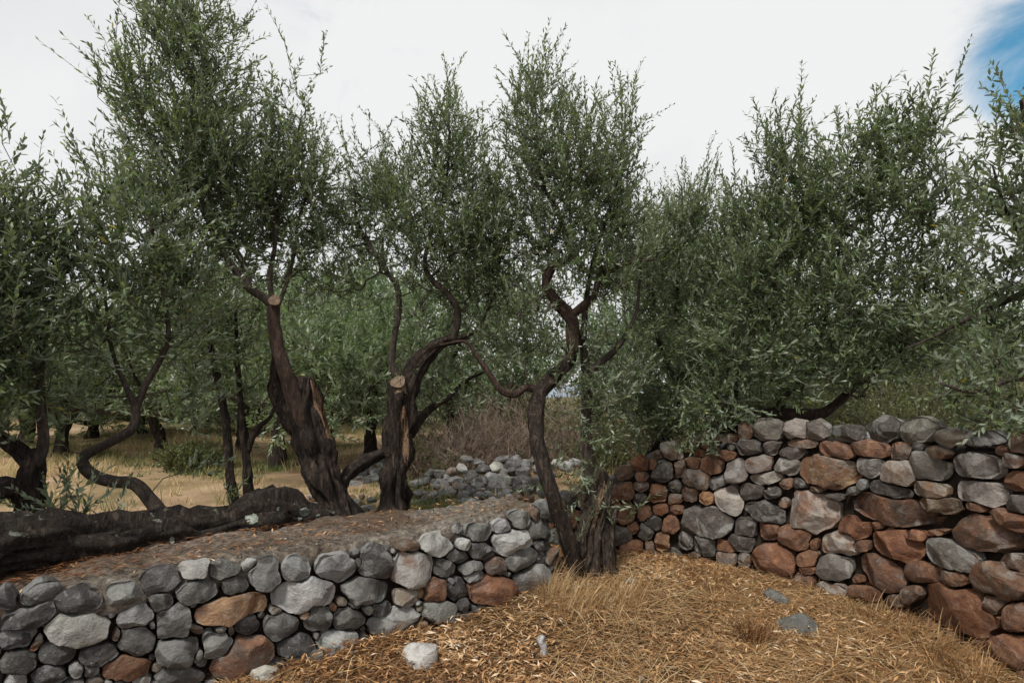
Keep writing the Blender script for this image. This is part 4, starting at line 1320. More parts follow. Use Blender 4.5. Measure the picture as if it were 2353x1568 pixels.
# --- twisted tree standing in the gap between the walls
olive((1345, 1330, 4.5), 'twisted two stemmed olive rooted in the gap between the two stone walls', [
    ('trunk', M_BARK_GREY, [(1316, 1400, 4.42, 38), (1324, 1320, 4.42, 30), (1342, 1240, 4.42, 31), (1364, 1165, 4.46, 31), (1378, 1105, 4.5, 26), (1386, 1080, 4.5, 16)], 0.5),
    ('trunk', M_BARK_GREY, [(1402, 1400, 4.5, 32), (1392, 1310, 4.48, 24), (1382, 1230, 4.46, 26), (1368, 1170, 4.46, 22)], 0.5),
    ('trunk', M_BARK_GREY, [(1352, 1410, 4.36, 30), (1352, 1320, 4.38, 22), (1356, 1250, 4.42, 24), (1362, 1190, 4.46, 20)], 0.5),
    ('trunk', M_BARK_GREY, [(1452, 1385, 4.52, 18), (1412, 1320, 4.52, 17), (1386, 1255, 4.5, 17)], 0.3),
    ('trunk', M_BARK_GREY, [(1270, 1395, 4.5, 16), (1300, 1330, 4.48, 18), (1322, 1270, 4.46, 18)], 0.3),
    ('trunk', M_BARK_GREY, [(1375, 1405, 4.34, 20), (1376, 1340, 4.37, 14), (1366, 1280, 4.36, 16), (1372, 1220, 4.4, 13), (1392, 1150, 4.42, 11), (1400, 1100, 4.46, 6)], 0.5),
    ('trunk', M_BARK_GREY, [(1425, 1400, 4.46, 16), (1416, 1345, 4.44, 13), (1398, 1280, 4.42, 14), (1404, 1220, 4.44, 10), (1420, 1160, 4.48, 6)], 0.5),
    ('limb', M_BARK, [(1334, 1345, 4.36, 25), (1302, 1232, 4.20, 24), (1268, 1135, 4.10, 22), (1242, 1055, 4.14, 23), (1229, 975, 4.26, 25), (1237, 912, 4.4, 24), (1266, 870, 4.5, 21), (1304, 832, 4.5, 19), (1318, 788, 4.5, 18)], 0.24),
    ('limb', M_LIMBRED, [(1318, 810, 4.5, 18), (1312, 738, 4.48, 19), (1280, 696, 4.45, 16), (1259, 660, 4.42, 16), (1262, 618, 4.42, 16), (1290, 602, 4.44, 14), (1322, 590, 4.46, 11)], 0.30),
    ('limb', M_LIMB, [(1318, 594, 4.46, 10), (1300, 550, 4.46, 9), (1290, 510, 4.46, 9), (1270, 468, 4.46, 8), (1246, 420, 4.46, 6), (1236, 330, 4.46, 4), (1228, 210, 4.46, 2.5)], 0.07),
    ('limb', M_LIMBRED, [(1306, 730, 4.48, 15), (1340, 702, 4.46, 12), (1366, 680, 4.44, 10), (1376, 640, 4.42, 9), (1412, 615, 4.4, 9), (1452, 602, 4.4, 7), (1505, 596, 4.4, 3)], 0.25),
    ('limb', M_LIMBRED, [(1244, 905, 4.5, 14), (1212, 888, 4.46, 12), (1182, 906, 4.42, 11), (1150, 894, 4.4, 10), (1120, 852, 4.4, 8), (1095, 816, 4.4, 7), (1068, 784, 4.4, 5), (1010, 792, 4.4, 3)], 0.22),
    ('limb', M_LIMB, [(1366, 1190, 4.6, 20), (1354, 1085, 4.62, 18), (1346, 985, 4.62, 17), (1348, 905, 4.62, 17), (1345, 852, 4.62, 16), (1340, 780, 4.65, 12), (1346, 700, 4.65, 9), (1362, 600, 4.6, 7), (1400, 480, 4.55, 5), (1430, 350, 4.5, 3.5), (1437, 240, 4.5, 2.5)], 0.1),
    ('limb', M_LIMB, [(1350, 856, 4.62, 12), (1386, 826, 4.6, 11), (1416, 800, 4.6, 10), (1440, 765, 4.6, 8), (1462, 715, 4.6, 6), (1470, 640, 4.6, 4)], 0.08),
], [
    (1232, 280, 85, 155, 4.45, 0.45, 1.9, 1.0), (1300, 400, 130, 130, 4.45, 0.6, 2.0, 0.85), (1430, 310, 42, 110, 4.5, 0.3, 1.2, 1.0), (1420, 450, 60, 120, 4.5, 0.4, 1.9, 0.9), (1340, 500, 130, 80, 4.5, 0.5, 1.3, 0.7),
    (1230, 560, 80, 80, 4.6, 0.5, 1.1, 0.7), (1400, 620, 80, 90, 4.6, 0.5, 1.0, 0.6), (1240, 790, 80, 70, 4.55, 0.4, 0.9, 0.4), (1390, 930, 65, 110, 4.5, 0.3, 1.2, 0.1),
    (1430, 820, 80, 90, 4.6, 0.4, 1.6, 0.3), (1345, 1090, 40, 60, 4.45, 0.2, 0.9, 0.3), (1300, 1220, 25, 50, 4.4, 0.12, 0.5, 0.6), (1420, 1150, 35, 60, 4.4, 0.15, 0.7, 0.5), (1330, 1180, 30, 40, 4.4, 0.12, 0.5, 0.5), (1260, 1090, 40, 30, 4.4, 0.2, 0.5, 0.2), (1180, 690, 70, 90, 4.7, 0.4, 1.1, 0.5), (1300, 860, 60, 40, 4.4, 0.2, 0.8, 0.2), (1250, 520, 110, 70, 4.4, 0.5, 1.3, 0.7), (1160, 470, 70, 110, 4.6, 0.4, 1.4, 0.9), (1150, 590, 80, 90, 4.7, 0.4, 1.2, 0.7), (1470, 560, 50, 110, 4.7, 0.4, 1.3, 0.8), (1340, 330, 60, 110, 4.45, 0.4, 1.4, 1.0), (1330, 610, 120, 70, 4.35, 0.35, 1.0, 0.5), (1390, 540, 90, 80, 4.5, 0.5, 1.4, 0.7), (1240, 690, 90, 60, 4.35, 0.3, 0.8, 0.4), (1370, 740, 70, 50, 4.4, 0.3, 0.6, 0.3), (1180, 800, 80, 50, 4.6, 0.3, 0.9, 0.3),
], 303, **LEAF_MID, patches=[('split_wood', M_SPLIT, [(1388, 1100), (1394, 1118), (1380, 1160), (1370, 1200), (1362, 1225), (1364, 1185), (1374, 1140)])],
    extra=[((1215, 190, 4.45), (1205, 92, 4.45)), ((1255, 190, 4.45), (1258, 98, 4.45)), ((1430, 230, 4.5), (1426, 142, 4.5)), ((1448, 230, 4.5), (1456, 148, 4.5)), ((1340, 270, 4.4), (1336, 165, 4.4)), ((1300, 260, 4.4), (1305, 168, 4.4))])

# --- olive behind the corner of the right wall
olive((1480, 1090, 5.7), 'slender dark olive behind the corner of the taller wall', [
    ('trunk', M_BARK, [(1470, 1120, 5.75, 30), (1492, 1060, 5.75, 24), (1530, 990, 5.75, 19), (1555, 920, 5.75, 15), (1570, 840, 5.7, 11), (1555, 730, 5.7, 8), (1560, 600, 5.7, 5), (1565, 480, 5.7, 3)], 0.25),
    ('limb', M_LIMB, [(1560, 890, 5.72, 10), (1520, 810, 5.7, 8), (1500, 700, 5.7, 6), (1510, 560, 5.7, 3)], 0.06),
    ('limb', M_LIMB, [(1568, 860, 5.7, 10), (1620, 780, 5.7, 8), (1640, 680, 5.7, 6), (1650, 560, 5.7, 3)], 0.06),
], [
    (1570, 500, 62, 105, 5.7, 0.45, 1.6, 1.0), (1520, 560, 52, 120, 5.6, 0.4, 1.5, 1.0), (1635, 600, 55, 110, 5.7, 0.5, 1.7, 0.9), (1560, 700, 120, 120, 5.7, 0.7, 2.0, 0.7), (1560, 850, 130, 110, 5.6, 0.7, 2.2, 0.5),
    (1480, 930, 90, 90, 5.4, 0.5, 1.8, 0.2), (1480, 640, 60, 120, 5.6, 0.5, 1.5, 0.8), (1600, 460, 50, 90, 5.7, 0.4, 1.3, 1.0), (1560, 960, 90, 60, 5.3, 0.4, 1.8, 0.2),
], 404, leaf_len=0.054, leaf_w=0.0128, extra=[((1572, 440, 5.7), (1574, 375, 5.7)), ((1500, 460, 5.6), (1498, 400, 5.6))])

# --- broad tree above the right wall
olive((1690, 1060, 5.3), 'broad bushy olive with a level limb resting above the taller wall', [
    ('trunk', M_BARK, [(1655, 1160, 5.45, 46), (1668, 1050, 5.35, 36), (1690, 962, 5.2, 26)], 0.3),
    ('limb', M_LIMBRED, [(1670, 975, 5.22, 22), (1720, 953, 5.15, 20), (1790, 950, 5.1, 19), (1850, 952, 5.05, 18), (1895, 946, 5.0, 17), (1932, 918, 4.95, 14), (1962, 888, 4.9, 11), (2012, 850, 4.8, 9), (2080, 790, 4.7, 7), (2110, 680, 4.6, 5), (2120, 520, 4.5, 3)], 0.16),
    ('limb', M_LIMBRED, [(1788, 948, 5.1, 14), (1800, 912, 5.05, 12), (1832, 880, 5.0, 10), (1872, 838, 4.95, 8), (1890, 760, 4.9, 6), (1920, 620, 4.8, 4), (1950, 420, 4.7, 2.5)], 0.1),
    ('limb', M_LIMB, [(1800, 915, 5.05, 10), (1790, 876, 5.05, 9), (1762, 818, 5.05, 7), (1772, 700, 5.0, 5), (1790, 520, 4.95, 3.5), (1795, 360, 4.95, 2.5)], 0.08),
    ('limb', M_LIMB, [(1700, 960, 5.15, 10), (1690, 890, 5.1, 8), (1680, 790, 5.1, 6), (1700, 650, 5.1, 4)], 0.08),
], [
    (1790, 350, 55, 120, 4.95, 0.35, 1.6, 1.1), (1790, 500, 90, 130, 4.95, 0.5, 2.1, 0.9), (1950, 370, 75, 110, 4.6, 0.45, 1.9, 1.0), (2110, 300, 62, 120, 4.3, 0.4, 1.6, 1.1), (2050, 400, 110, 120, 4.4, 0.6, 2.1, 0.9),
    (1940, 520, 130, 120, 4.7, 0.7, 2.2, 0.8), (2130, 500, 90, 130, 4.3, 0.5, 1.4, 0.8), (1730, 640, 120, 120, 5.0, 0.7, 2.3, 0.7), (1880, 680, 140, 120, 4.8, 0.7, 2.2, 0.6), (2040, 650, 130, 100, 4.6, 0.6, 1.6, 0.6),
    (1700, 800, 130, 110, 5.0, 0.7, 2.3, 0.4), (1870, 810, 130, 80, 4.8, 0.6, 1.7, 0.4), (2050, 800, 110, 60, 4.6, 0.5, 1.2, 0.4), (1640, 930, 110, 60, 4.9, 0.35, 1.9, 0.1), (1620, 1000, 70, 45, 4.75, 0.15, 0.7, -0.1),
    (1800, 900, 90, 40, 4.8, 0.3, 0.7, 0.2), (1700, 480, 60, 70, 5.1, 0.4, 1.6, 0.9), (1870, 430, 60, 100, 4.7, 0.4, 1.6, 1.0), (2180, 640, 90, 110, 4.2, 0.4, 1.2, 0.7), (2000, 300, 50, 80, 4.4, 0.3, 1.3, 1.1), (2100, 740, 120, 70, 4.4, 0.5, 1.3, 0.4), (1960, 860, 130, 50, 4.6, 0.3, 1.2, 0.3),
], 505, fine=True, leaf_len=0.066, leaf_w=0.0150, extra=[((1835, 300, 4.9), (1842, 170, 4.9)), ((1770, 290, 4.95), (1762, 215, 4.95)), ((2185, 230, 4.3), (2212, 112, 4.3)), ((2130, 220, 4.3), (2140, 130, 4.3)), ((2045, 280, 4.4), (2042, 195, 4.4)), ((1930, 300, 4.6), (1925, 240, 4.6)), ((1880, 330, 4.6), (1872, 285, 4.6))])

# --- nearest tree, at the right edge
olive((2520, 1150, 3.4), 'nearest olive reaching in over the wall from beyond the right edge', [
    ('trunk', M_BARK, [(2560, 1400, 3.45, 70), (2530, 1150, 3.4, 56), (2500, 900, 3.4, 44), (2470, 700, 3.35, 26), (2420, 520, 3.3, 12), (2370, 380, 3.25, 7), (2345, 230, 3.2, 4)], 0.3),
    ('limb', M_LIMB, [(2480, 760, 3.38, 20), (2400, 660, 3.4, 14), (2330, 682, 3.45, 10), (2230, 730, 3.5, 7), (2130, 780, 3.6, 4.5), (2080, 800, 3.6, 3)], 0.08),
    ('limb', M_LIMB, [(2500, 940, 3.4, 20), (2420, 880, 3.3, 14), (2330, 870, 3.25, 9), (2240, 900, 3.2, 6), (2160, 880, 3.2, 4)], 0.08),
    ('limb', M_LIMB, [(2440, 580, 3.3, 10), (2370, 560, 3.25, 7), (2310, 480, 3.2, 5), (2280, 380, 3.2, 3)], 0.08),
    ('limb', M_LIMB, [(2500, 840, 3.4, 20), (2600, 600, 3.3, 14), (2660, 350, 3.2, 8)], 0.08),
], [
    (2350, 270, 40, 90, 3.2, 0.25, 1.2, 1.1), (2320, 420, 70, 120, 3.2, 0.4, 1.7, 0.9), (2420, 420, 100, 180, 3.2, 0.5, 1.8, 0.9), (2320, 590, 80, 100, 3.25, 0.4, 1.4, 0.8), (2290, 800, 110, 80, 3.25, 0.4, 1.3, 0.4),
    (2330, 920, 110, 80, 3.15, 0.35, 1.1, 0.2), (2180, 860, 90, 60, 3.3, 0.3, 0.9, 0.3), (2250, 705, 120, 55, 3.42, 0.25, 1.0, 0.5), (2500, 700, 140, 200, 3.2, 0.6, 1.5, 0.6), (2640, 450, 140, 240, 3.2, 0.6, 1.2, 0.8), (2290, 985, 80, 35, 3.05, 0.2, 0.4, -0.1), (2220, 520, 40, 60, 3.3, 0.2, 0.7, 0.9),
], 606, fine=True, leaf_len=0.060, leaf_w=0.0150, extra=[((2335, 330, 3.15), (2336, 135, 3.15)), ((2290, 330, 3.2), (2285, 240, 3.2)), ((2260, 360, 3.2), (2268, 260, 3.2))])

# --- left edge tree
olive((62, 1230, 3.25), 'dark forked olive at the left edge, rising behind the fallen trunk', [
    ('trunk', M_BARK, [(45, 1330, 3.25, 52), (58, 1230, 3.25, 42), (70, 1140, 3.25, 34), (76, 1080, 3.25, 30), (80, 1030, 3.25, 12)], 0.3),
    ('limb', M_BARK, [(76, 1078, 3.25, 24), (40, 1030, 3.25, 22), (0, 1000, 3.2, 19), (-60, 950, 3.15, 17), (-110, 820, 3.1, 13), (-90, 640, 3.0, 8), (-40, 420, 2.95, 4)], 0.25),
    ('limb', M_LIMB, [(82, 1070, 3.25, 19), (100, 1015, 3.25, 16), (95, 940, 3.25, 13), (92, 850, 3.25, 11), (104, 750, 3.25, 9), (132, 650, 3.25, 6), (120, 520, 3.2, 3.5)], 0.15),
    ('limb', M_BARK, [(66, 1180, 3.25, 14), (20, 1115, 3.15, 28), (-40, 1150, 3.0, 34), (-110, 1190, 2.9, 36)], 0.3),
    ('limb', M_LIMB, [(94, 870, 3.25, 8), (40, 780, 3.2, 7), (10, 640, 3.15, 5), (12, 420, 3.1, 3)], 0.08),
], [
    (5, 430, 55, 110, 3.05, 0.3, 1.1, 1.0), (-60, 560, 130, 180, 3.0, 0.5, 1.9, 0.8), (90, 520, 85, 90, 3.2, 0.35, 1.8, 0.8), (40, 660, 120, 130, 3.1, 0.5, 2.0, 0.7), (-80, 800, 150, 160, 3.0, 0.5, 1.9, 0.5),
    (50, 830, 100, 110, 3.15, 0.45, 1.7, 0.5), (20, 960, 90, 50, 3.15, 0.3, 0.8, 0.4), (-240, 640, 170, 280, 2.8, 0.7, 1.6, 0.7), (120, 1130, 60, 50, 3.2, 0.2, 0.7, 0.6), (-130, 1000, 90, 90, 2.9, 0.3, 1.0, 0.4),
], 707, fine=True, leaf_len=0.055, leaf_w=0.0138, extra=[((22, 330, 3.05), (24, 198, 3.05)), ((86, 430, 3.15), (84, 325, 3.15)), ((5, 330, 3.05), (-4, 250, 3.05)), ((130, 450, 3.2), (128, 390, 3.2)), ((150, 470, 3.2), (148, 390, 3.2))])

# --- fallen trunk with a snaking shoot
olive((380, 1240, 3.5), 'fallen olive trunk with pale lichen along the low wall, a snaking shoot rising from it', [
    ('trunk', M_BARK_LOG, [(-160, 1330, 2.55, 111), (-40, 1275, 2.72, 98), (60, 1250, 2.88, 85), (140, 1238, 3.02, 77), (250, 1240, 3.22, 69), (330, 1236, 3.35, 69), (420, 1228, 3.5, 62), (510, 1208, 3.68, 61), (590, 1190, 3.85, 69), (660, 1190, 4.0, 64), (740, 1200, 4.12, 50), (800, 1215, 4.2, 32)], 0.42),
    ('limb', M_BARK_LOG, [(470, 1230, 3.62, 34), (530, 1190, 3.75, 38), (575, 1170, 3.85, 34), (630, 1180, 3.95, 26)], 0.4),
    ('limb', M_LIMB, [(395, 1225, 3.52, 30), (372, 1185, 3.52, 23), (345, 1148, 3.52, 20), (312, 1112, 3.5, 19), (262, 1106, 3.48, 18), (218, 1092, 3.46, 17), (190, 1064, 3.45, 16), (198, 1042, 3.45, 15), (248, 1018, 3.46, 14), (300, 988, 3.48, 14), (313, 958, 3.5, 13), (306, 912, 3.5, 12)], 0.14),
    ('limb', M_LIMB, [(307, 925, 3.5, 10), (278, 862, 3.5, 7), (256, 800, 3.5, 6), (246, 720, 3.45, 5), (230, 600, 3.4, 3)], 0.08),
    ('limb', M_LIMB, [(310, 945, 3.5, 11), (336, 882, 3.52, 11), (362, 838, 3.54, 10), (386, 770, 3.55, 8), (372, 650, 3.55, 5), (345, 500, 3.5, 3)], 0.08),
], [
    (330, 520, 140, 130, 3.55, 0.5, 2.0, 0.8), (280, 660, 150, 120, 3.5, 0.5, 2.0, 0.6), (420, 640, 130, 110, 3.7, 0.5, 1.8, 0.6), (230, 780, 110, 80, 3.5, 0.4, 1.1, 0.4), (400, 780, 90, 70, 3.6, 0.4, 1.1, 0.4), (220, 470, 60, 80, 3.5, 0.3, 1.2, 0.9),
    (225, 1160, 45, 35, 3.3, 0.12, 0.45, 0.8), (120, 1150, 45, 40, 3.15, 0.15, 0.7, 0.8), (360, 1150, 40, 40, 3.5, 0.12, 0.5, 0.6), (150, 930, 80, 70, 3.5, 0.3, 1.0, 0.3), (240, 900, 80, 60, 3.5, 0.3, 0.8, 0.2), (420, 900, 70, 60, 3.7, 0.3, 0.9, 0.2), (470, 1060, 60, 40, 3.9, 0.2, 0.35, 0.4),
], 808, patches=[('lichen_patch', M_LICHEN, blotch(577, 1190, 15, 12, 1)), ('lichen_patch', M_LICHEN, blotch(700, 1176, 13, 9, 2)), ('lichen_patch', M_LICHEN, blotch(640, 1168, 5, 4, 3)), ('lichen_patch', M_LICHEN, blotch(752, 1205, 9, 22, 4)), ('lichen_patch', M_LICHEN, blotch(395, 1240, 6, 9, 5)), ('lichen_patch', M_LICHEN, blotch(688, 1190, 5, 4, 6)), ('lichen_patch', M_LICHEN, blotch(730, 1190, 6, 10, 7))], leaf_len=0.060, leaf_w=0.0150)

# --- thin twin stems behind the fallen trunk
olive((545, 1170, 4.9), 'thin olive with two slim upright stems behind the fallen trunk', [
    ('trunk', M_BARK, [(546, 1240, 4.9, 18), (538, 1160, 4.9, 15), (528, 1080, 4.9, 13), (521, 985, 4.9, 12), (509, 905, 4.9, 11), (496, 845, 4.9, 10), (482, 780, 4.9, 7), (490, 690, 4.9, 4)], 0.2),
    ('trunk', M_BARK, [(576, 1240, 4.95, 18), (572, 1160, 4.95, 15), (566, 1080, 4.95, 14), (558, 990, 4.95, 10), (550, 900, 4.95, 9), (545, 830, 4.95, 8), (540, 700, 4.9, 4)], 0.2),
    ('limb', M_BARK, [(565, 1040, 4.95, 11), (590, 985, 5.0, 9), (622, 955, 5.05, 6), (640, 900, 5.1, 4)], 0.15),
], [
    (510, 740, 120, 90, 4.9, 0.5, 1.7, 0.5), (450, 850, 90, 70, 4.9, 0.4, 1.2, 0.3), (570, 850, 70, 80, 5.0, 0.4, 1.0, 0.4), (540, 1110, 30, 50, 4.85, 0.15, 0.5, 0.5), (470, 960, 60, 50, 4.9, 0.3, 0.5, 0.2),
], 909, leaf_len=0.06)

# --- trees further back
def back_olive(x, y, Y, h, spread, seed, label, lean=0.0, trunk_r=0.13, cover=1.7, low=0.26, n_l=6):
    """an open grown olive: short forked trunk and a round crown of several lobes; h and spread in metres"""
    rng = np.random.default_rng(seed)
    p = P(x, y, Y)
    z0 = gz(p[0], p[1])
    tree = empty('olive_tree', (p[0], p[1], z0), label, 'tree', 'olive trees')
    org = np.array(tree.location)
    nodes, ells = [], []
    fork = np.array([lean * 0.4, rng.normal(0, 0.1), h * low])
    acc = Acc()
    tp, tr = catmull([(0, 0, -0.2), (lean * 0.1, 0, h * low * 0.45), fork], [trunk_r * 1.5, trunk_r, trunk_r * 0.85], max_step=0.1)
    tube(acc, tp, tr, 14, 0.3, seed)
    link('trunk', acc.mesh('trunk'), M_BARK, tree)
    for k in range(n_l):
        a = 2 * math.pi * (k + rng.uniform(-0.3, 0.3)) / n_l
        e = fork + np.array([math.cos(a) * spread * 0.42 + lean, math.sin(a) * spread * 0.42, h * rng.uniform(0.28, 0.48)])
        mid = fork + (e - fork) * 0.5 + np.array([0, 0, -0.06 * h]) + rng.normal(0, 0.06, 3) * h
        lp, lr = catmull([fork, mid, e], [trunk_r * 0.6, trunk_r * 0.35, trunk_r * 0.1], 0.6, 0.1, 0.2)
        acc = Acc()
        tube(acc, lp, lr, 6, 0.12, seed + k)
        link('limb', acc.mesh('limb'), M_LIMB, tree)
        nodes += list(lp[2:] + org)
        ells.append((e + org + np.array([0, 0, 0.04 * h]), np.array([spread * 0.33, spread * 0.33, h * rng.uniform(0.20, 0.27)]), cover, 0.8))
    for k in range(4):
        a = 1.57 * k + rng.uniform(0, 1)
        ells.append((org + fork + np.array([math.cos(a) * spread * 0.42 + lean, math.sin(a) * spread * 0.42, h * 0.12]), np.array([spread * 0.22, spread * 0.22, h * 0.16]), cover * 0.8, 0.2))
    ells.append((org + fork + np.array([lean, 0, h * 0.42]), np.array([spread * 0.4, spread * 0.4, h * 0.26]), cover, 0.9))
    ll = 0.115 * max(0.85, Y / 9.0)
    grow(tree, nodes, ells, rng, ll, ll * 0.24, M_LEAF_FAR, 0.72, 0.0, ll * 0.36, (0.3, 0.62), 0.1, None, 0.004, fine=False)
    return tree

BACK = [
    (735, 1085, 8.2, 2.7, 2.2, 'pale green olive showing between the two pruned trees', 0.2),
    (850, 1050, 10.5, 3.9, 3.0, 'tall pale olive right behind the stubby sawn trunk', 0.0),
    (640, 1060, 9.5, 3.6, 2.8, 'grey olive with a stooping trunk beyond the twin stems', -0.2),
    (372, 1062, 11.0, 3.2, 3.4, 'low olive with a black arched trunk in the dry field', -0.5),
    (210, 1020, 15.0, 3.4, 4.2, 'round green olive in the field behind the left edge tree', 0.0),
    (470, 1000, 19.0, 3.8, 4.6, 'small distant olive at the far end of the dry field', 0.0),
    (60, 1015, 13.0, 3.6, 4.0, 'leafy olive filling the far left of the field', 0.0),
    (1130, 985, 14.0, 3.0, 3.4, 'distant bushy olive above the dry scrub', 0.0),
    (1650, 985, 9.0, 3.9, 3.2, 'shaded olive hidden behind the broad one above the taller wall', 0.0),
    (600, 990, 15.5, 4.2, 3.6, 'far olive at the right end of the dry field', 0.0),
    (140, 1030, 11.0, 2.9, 3.0, 'pale green olive in the field under the left edge tree', 0.0),
    (320, 1005, 16.0, 3.6, 4.0, 'round olive in the middle distance above the snaking shoot', 0.0),
    (555, 1030, 11.5, 3.3, 2.8, 'olive standing in the field directly behind the twin stems', 0.1),
    (1040, 1000, 11.0, 3.6, 3.0, 'grey green olive between the stubby sawn trunk and the scrub', 0.0),
    (-60, 985, 21.0, 3.6, 5.0, 'dark distant olive at the far left end of the grove', 0.0),
    (110, 985, 24.0, 4.0, 5.5, 'wide distant olive below the grey hill', 0.0),
    (280, 985, 22.0, 3.6, 5.0, 'distant olive in the back row beyond the line of pale stones', 0.0),
    (400, 985, 26.0, 4.4, 6.0, 'largest olive of the back row beyond the dry field', 0.0),
    (540, 980, 22.0, 3.8, 5.0, 'back row olive seen past the twin stems', 0.0),
    (690, 985, 18.0, 3.4, 4.2, 'back row olive seen between the pruned trunks', 0.0),
    (800, 980, 21.0, 3.8, 5.0, 'back row olive left of the stubby sawn trunk', 0.0),
    (960, 975, 19.0, 3.4, 4.4, 'back row olive right of the stubby sawn trunk', 0.0),
    (1500, 985, 12.0, 3.2, 3.4, 'olive in the shade behind the slender dark one', 0.0),
    (1780, 965, 15.0, 3.2, 4.0, 'olive on the slope behind the left capping stones', 0.0),
    (2120, 950, 15.0, 3.2, 4.2, 'olive on the slope behind the right capping stones', 0.0),
    (1960, 960, 13.0, 3.0, 3.4, 'yellowish green olive on the slope beyond the taller wall', 0.0),
    (2260, 940, 11.0, 3.2, 3.6, 'wide olive on the slope at the far right', 0.0),
]
for k, (x, y, Y, h, sp, lab, lean) in enumerate(BACK):
    back_olive(x, y, Y, h, sp, 1200 + k, lab, lean, 0.10 if Y < 12 else 0.13, low=0.26 if Y < 14 else 0.10, n_l=6 if Y < 14 else 5)

# ------------------------------------------------------------------ stone heaps behind the low wall
def heap(label, items, seed, y_of, parent_at):
    p = P(*parent_at)
    e = empty('stone_heap', (p[0], p[1], gz(p[0], p[1])), label, 'stone heap')
    rng = np.random.default_rng(seed)
    for k, (cx, cy, w, h, code) in enumerate(items):
        vx, vy = to_view(2, cx, cy)
        Y = y_of(cy) + rng.uniform(-0.1, 0.1)
        c = P(vx, vy, Y)
        s = KV / CROP[2][2] / FPX * Y
        blob_stone(c, w * s * 0.64, w * s * 0.48, h * s * 0.62, code, rng, e, seed * 100 + k, rng.uniform(0, 6.3), rng.normal(0, 0.25))
    return e
near_items = [(1420, 85, 125, 75, 'l'), (1190, 95, 85, 65, 'l'), (1250, 150, 115, 120, 'd'), (1140, 180, 100, 62, 'g'), (1320, 195, 80, 100, 'd'), (1440, 215, 150, 140, 'g'),
    (1390, 150, 90, 70, 'g'), (1475, 130, 52, 80, 'g'), (1540, 70, 140, 130, 'd'), (1620, 65, 75, 90, 'd'), (1240, 245, 95, 90, 'd'), (1175, 240, 66, 84, 'g'), (1110, 250, 75, 75, 'g'),
    (1060, 240, 64, 64, 'b'), (1020, 215, 70, 50, 'g'), (1280, 255, 52, 52, 'd'), (1600, 190, 165, 125, 'd'), (1040, 130, 75, 52, 'd'), (970, 130, 120, 82, 'd'), (1600, 115, 84, 72, 'g'),
    (1250, 305, 130, 56, 'g'), (1510, 180, 66, 74, 'g'), (1330, 100, 95, 70, 'd'), (1110, 120, 80, 60, 'b'), (1840, 60, 66, 62, 'l'), (1900, 85, 84, 64, 'l'), (1960, 55, 80, 60, 'l'),
    (1730, 90, 100, 90, 'g'), (1780, 140, 80, 60, 'g'), (930, 180, 90, 60, 'd'), (990, 270, 70, 50, 'g'), (900, 260, 80, 50, 'g'), (1700, 200, 110, 90, 'd'), (1360, 270, 80, 50, 'g'), (1500, 260, 90, 50, 'g'),
    (1460, 30, 100, 60, 'g'), (1300, 50, 80, 50, 'd'), (1220, 30, 80, 50, 'd'), (1690, 30, 90, 60, 'g'), (870, 330, 70, 50, 'g'), (1150, 320, 80, 40, 'g'), (1090, 330, 70, 40, 'g'), (860, 200, 60, 60, 'g')]
rh = np.random.default_rng(5)
near_items += [(rh.uniform(880, 1740), rh.uniform(150, 330), rh.uniform(55, 100), rh.uniform(45, 80), rh.choice(list('ddgb'))) for _ in range(60)]
near_items = [(x, y, w, h, 'g' if (c == 'd' and k % 2) else ('l' if c == 'g' and k % 3 == 0 else c)) for k, (x, y, w, h, c) in enumerate(near_items)]
heap('tumbled heap of grey field stones behind the right end of the low wall', near_items, 41, lambda cy: 6.9 + (300 - cy) * 0.0042, (1130, 1130, 7.0))
far_items = [(rh.uniform(400, 650), 40 + rh.uniform(0, 230), rh.uniform(45, 80), rh.uniform(40, 75), rh.choice(list('lglg'))) for _ in range(60)]
far_items = [(x, y, w, h, c) for (x, y, w, h, c) in far_items if y > 40 + (620 - x) * 0.75 - 20]
heap('pale stone heap seen between the two pruned trunks', far_items, 43, lambda cy: 7.6 + (270 - cy) * 0.004, (840, 1130, 7.7))
row_items = [(rh.uniform(-1400, 250), rh.uniform(-255, -215), rh.uniform(18, 36), rh.uniform(16, 30), rh.choice(list('lgg'))) for _ in range(90)]
heap('distant line of pale stones across the far end of the dry field', row_items, 47, lambda cy: 19.0, (430, 985, 19.0))
pile_items = [(rh.uniform(60, 620), rh.uniform(280, 400), rh.uniform(30, 75), rh.uniform(25, 50), rh.choice(list('lgob'))) for _ in range(40)]
heap('scatter of small pale stones around the foot of the pruned trunks', pile_items, 49, lambda cy: 5.4 + (400 - cy) * 0.012, (830, 1190, 5.6))

# ------------------------------------------------------------------ loose stones in the court
def loose(c, cx, cy, w, h, code, label, seed, name='loose_stone'):
    vx, vy = to_view(c, cx, cy)
    d = pix_dir(vx, vy + 0.25 * h / CROP[c][2] * KV)
    t = -CAMZ / d[2]
    x, y = d[0] * t, d[1] * t
    s = KV / CROP[c][2] / FPX * y
    z = gz(x, y)
    blob_stone((x, y, z + 0.01), w * s * 0.5, w * s * 0.42, h * s * 0.72, code, RB, None, seed, RB.uniform(-0.5, 0.5), 0.0, name, label=label, cat='stone', group='loose stones on the ground')
loose(2, 895, 1385, 225, 215, 'w', 'large whitish loose stone lying in the straw before the low wall', 901)
loose(1, 1670, 1145, 185, 95, 'w', 'pale stone at the bottom edge near the low wall', 902)
loose(2, 190, 1440, 95, 90, 'b', 'small brownish stone in the dark litter by the low wall', 903)
loose(2, 365, 1380, 65, 55, 'g', 'tiny grey pebble close under the low wall', 904)
loose(2, 290, 1430, 55, 48, 'l', 'tiny pale pebble beside the small brownish stone', 905)
loose(2, 905, 1195, 115, 70, 'o', 'ochre stone at the foot of the low wall', 906)
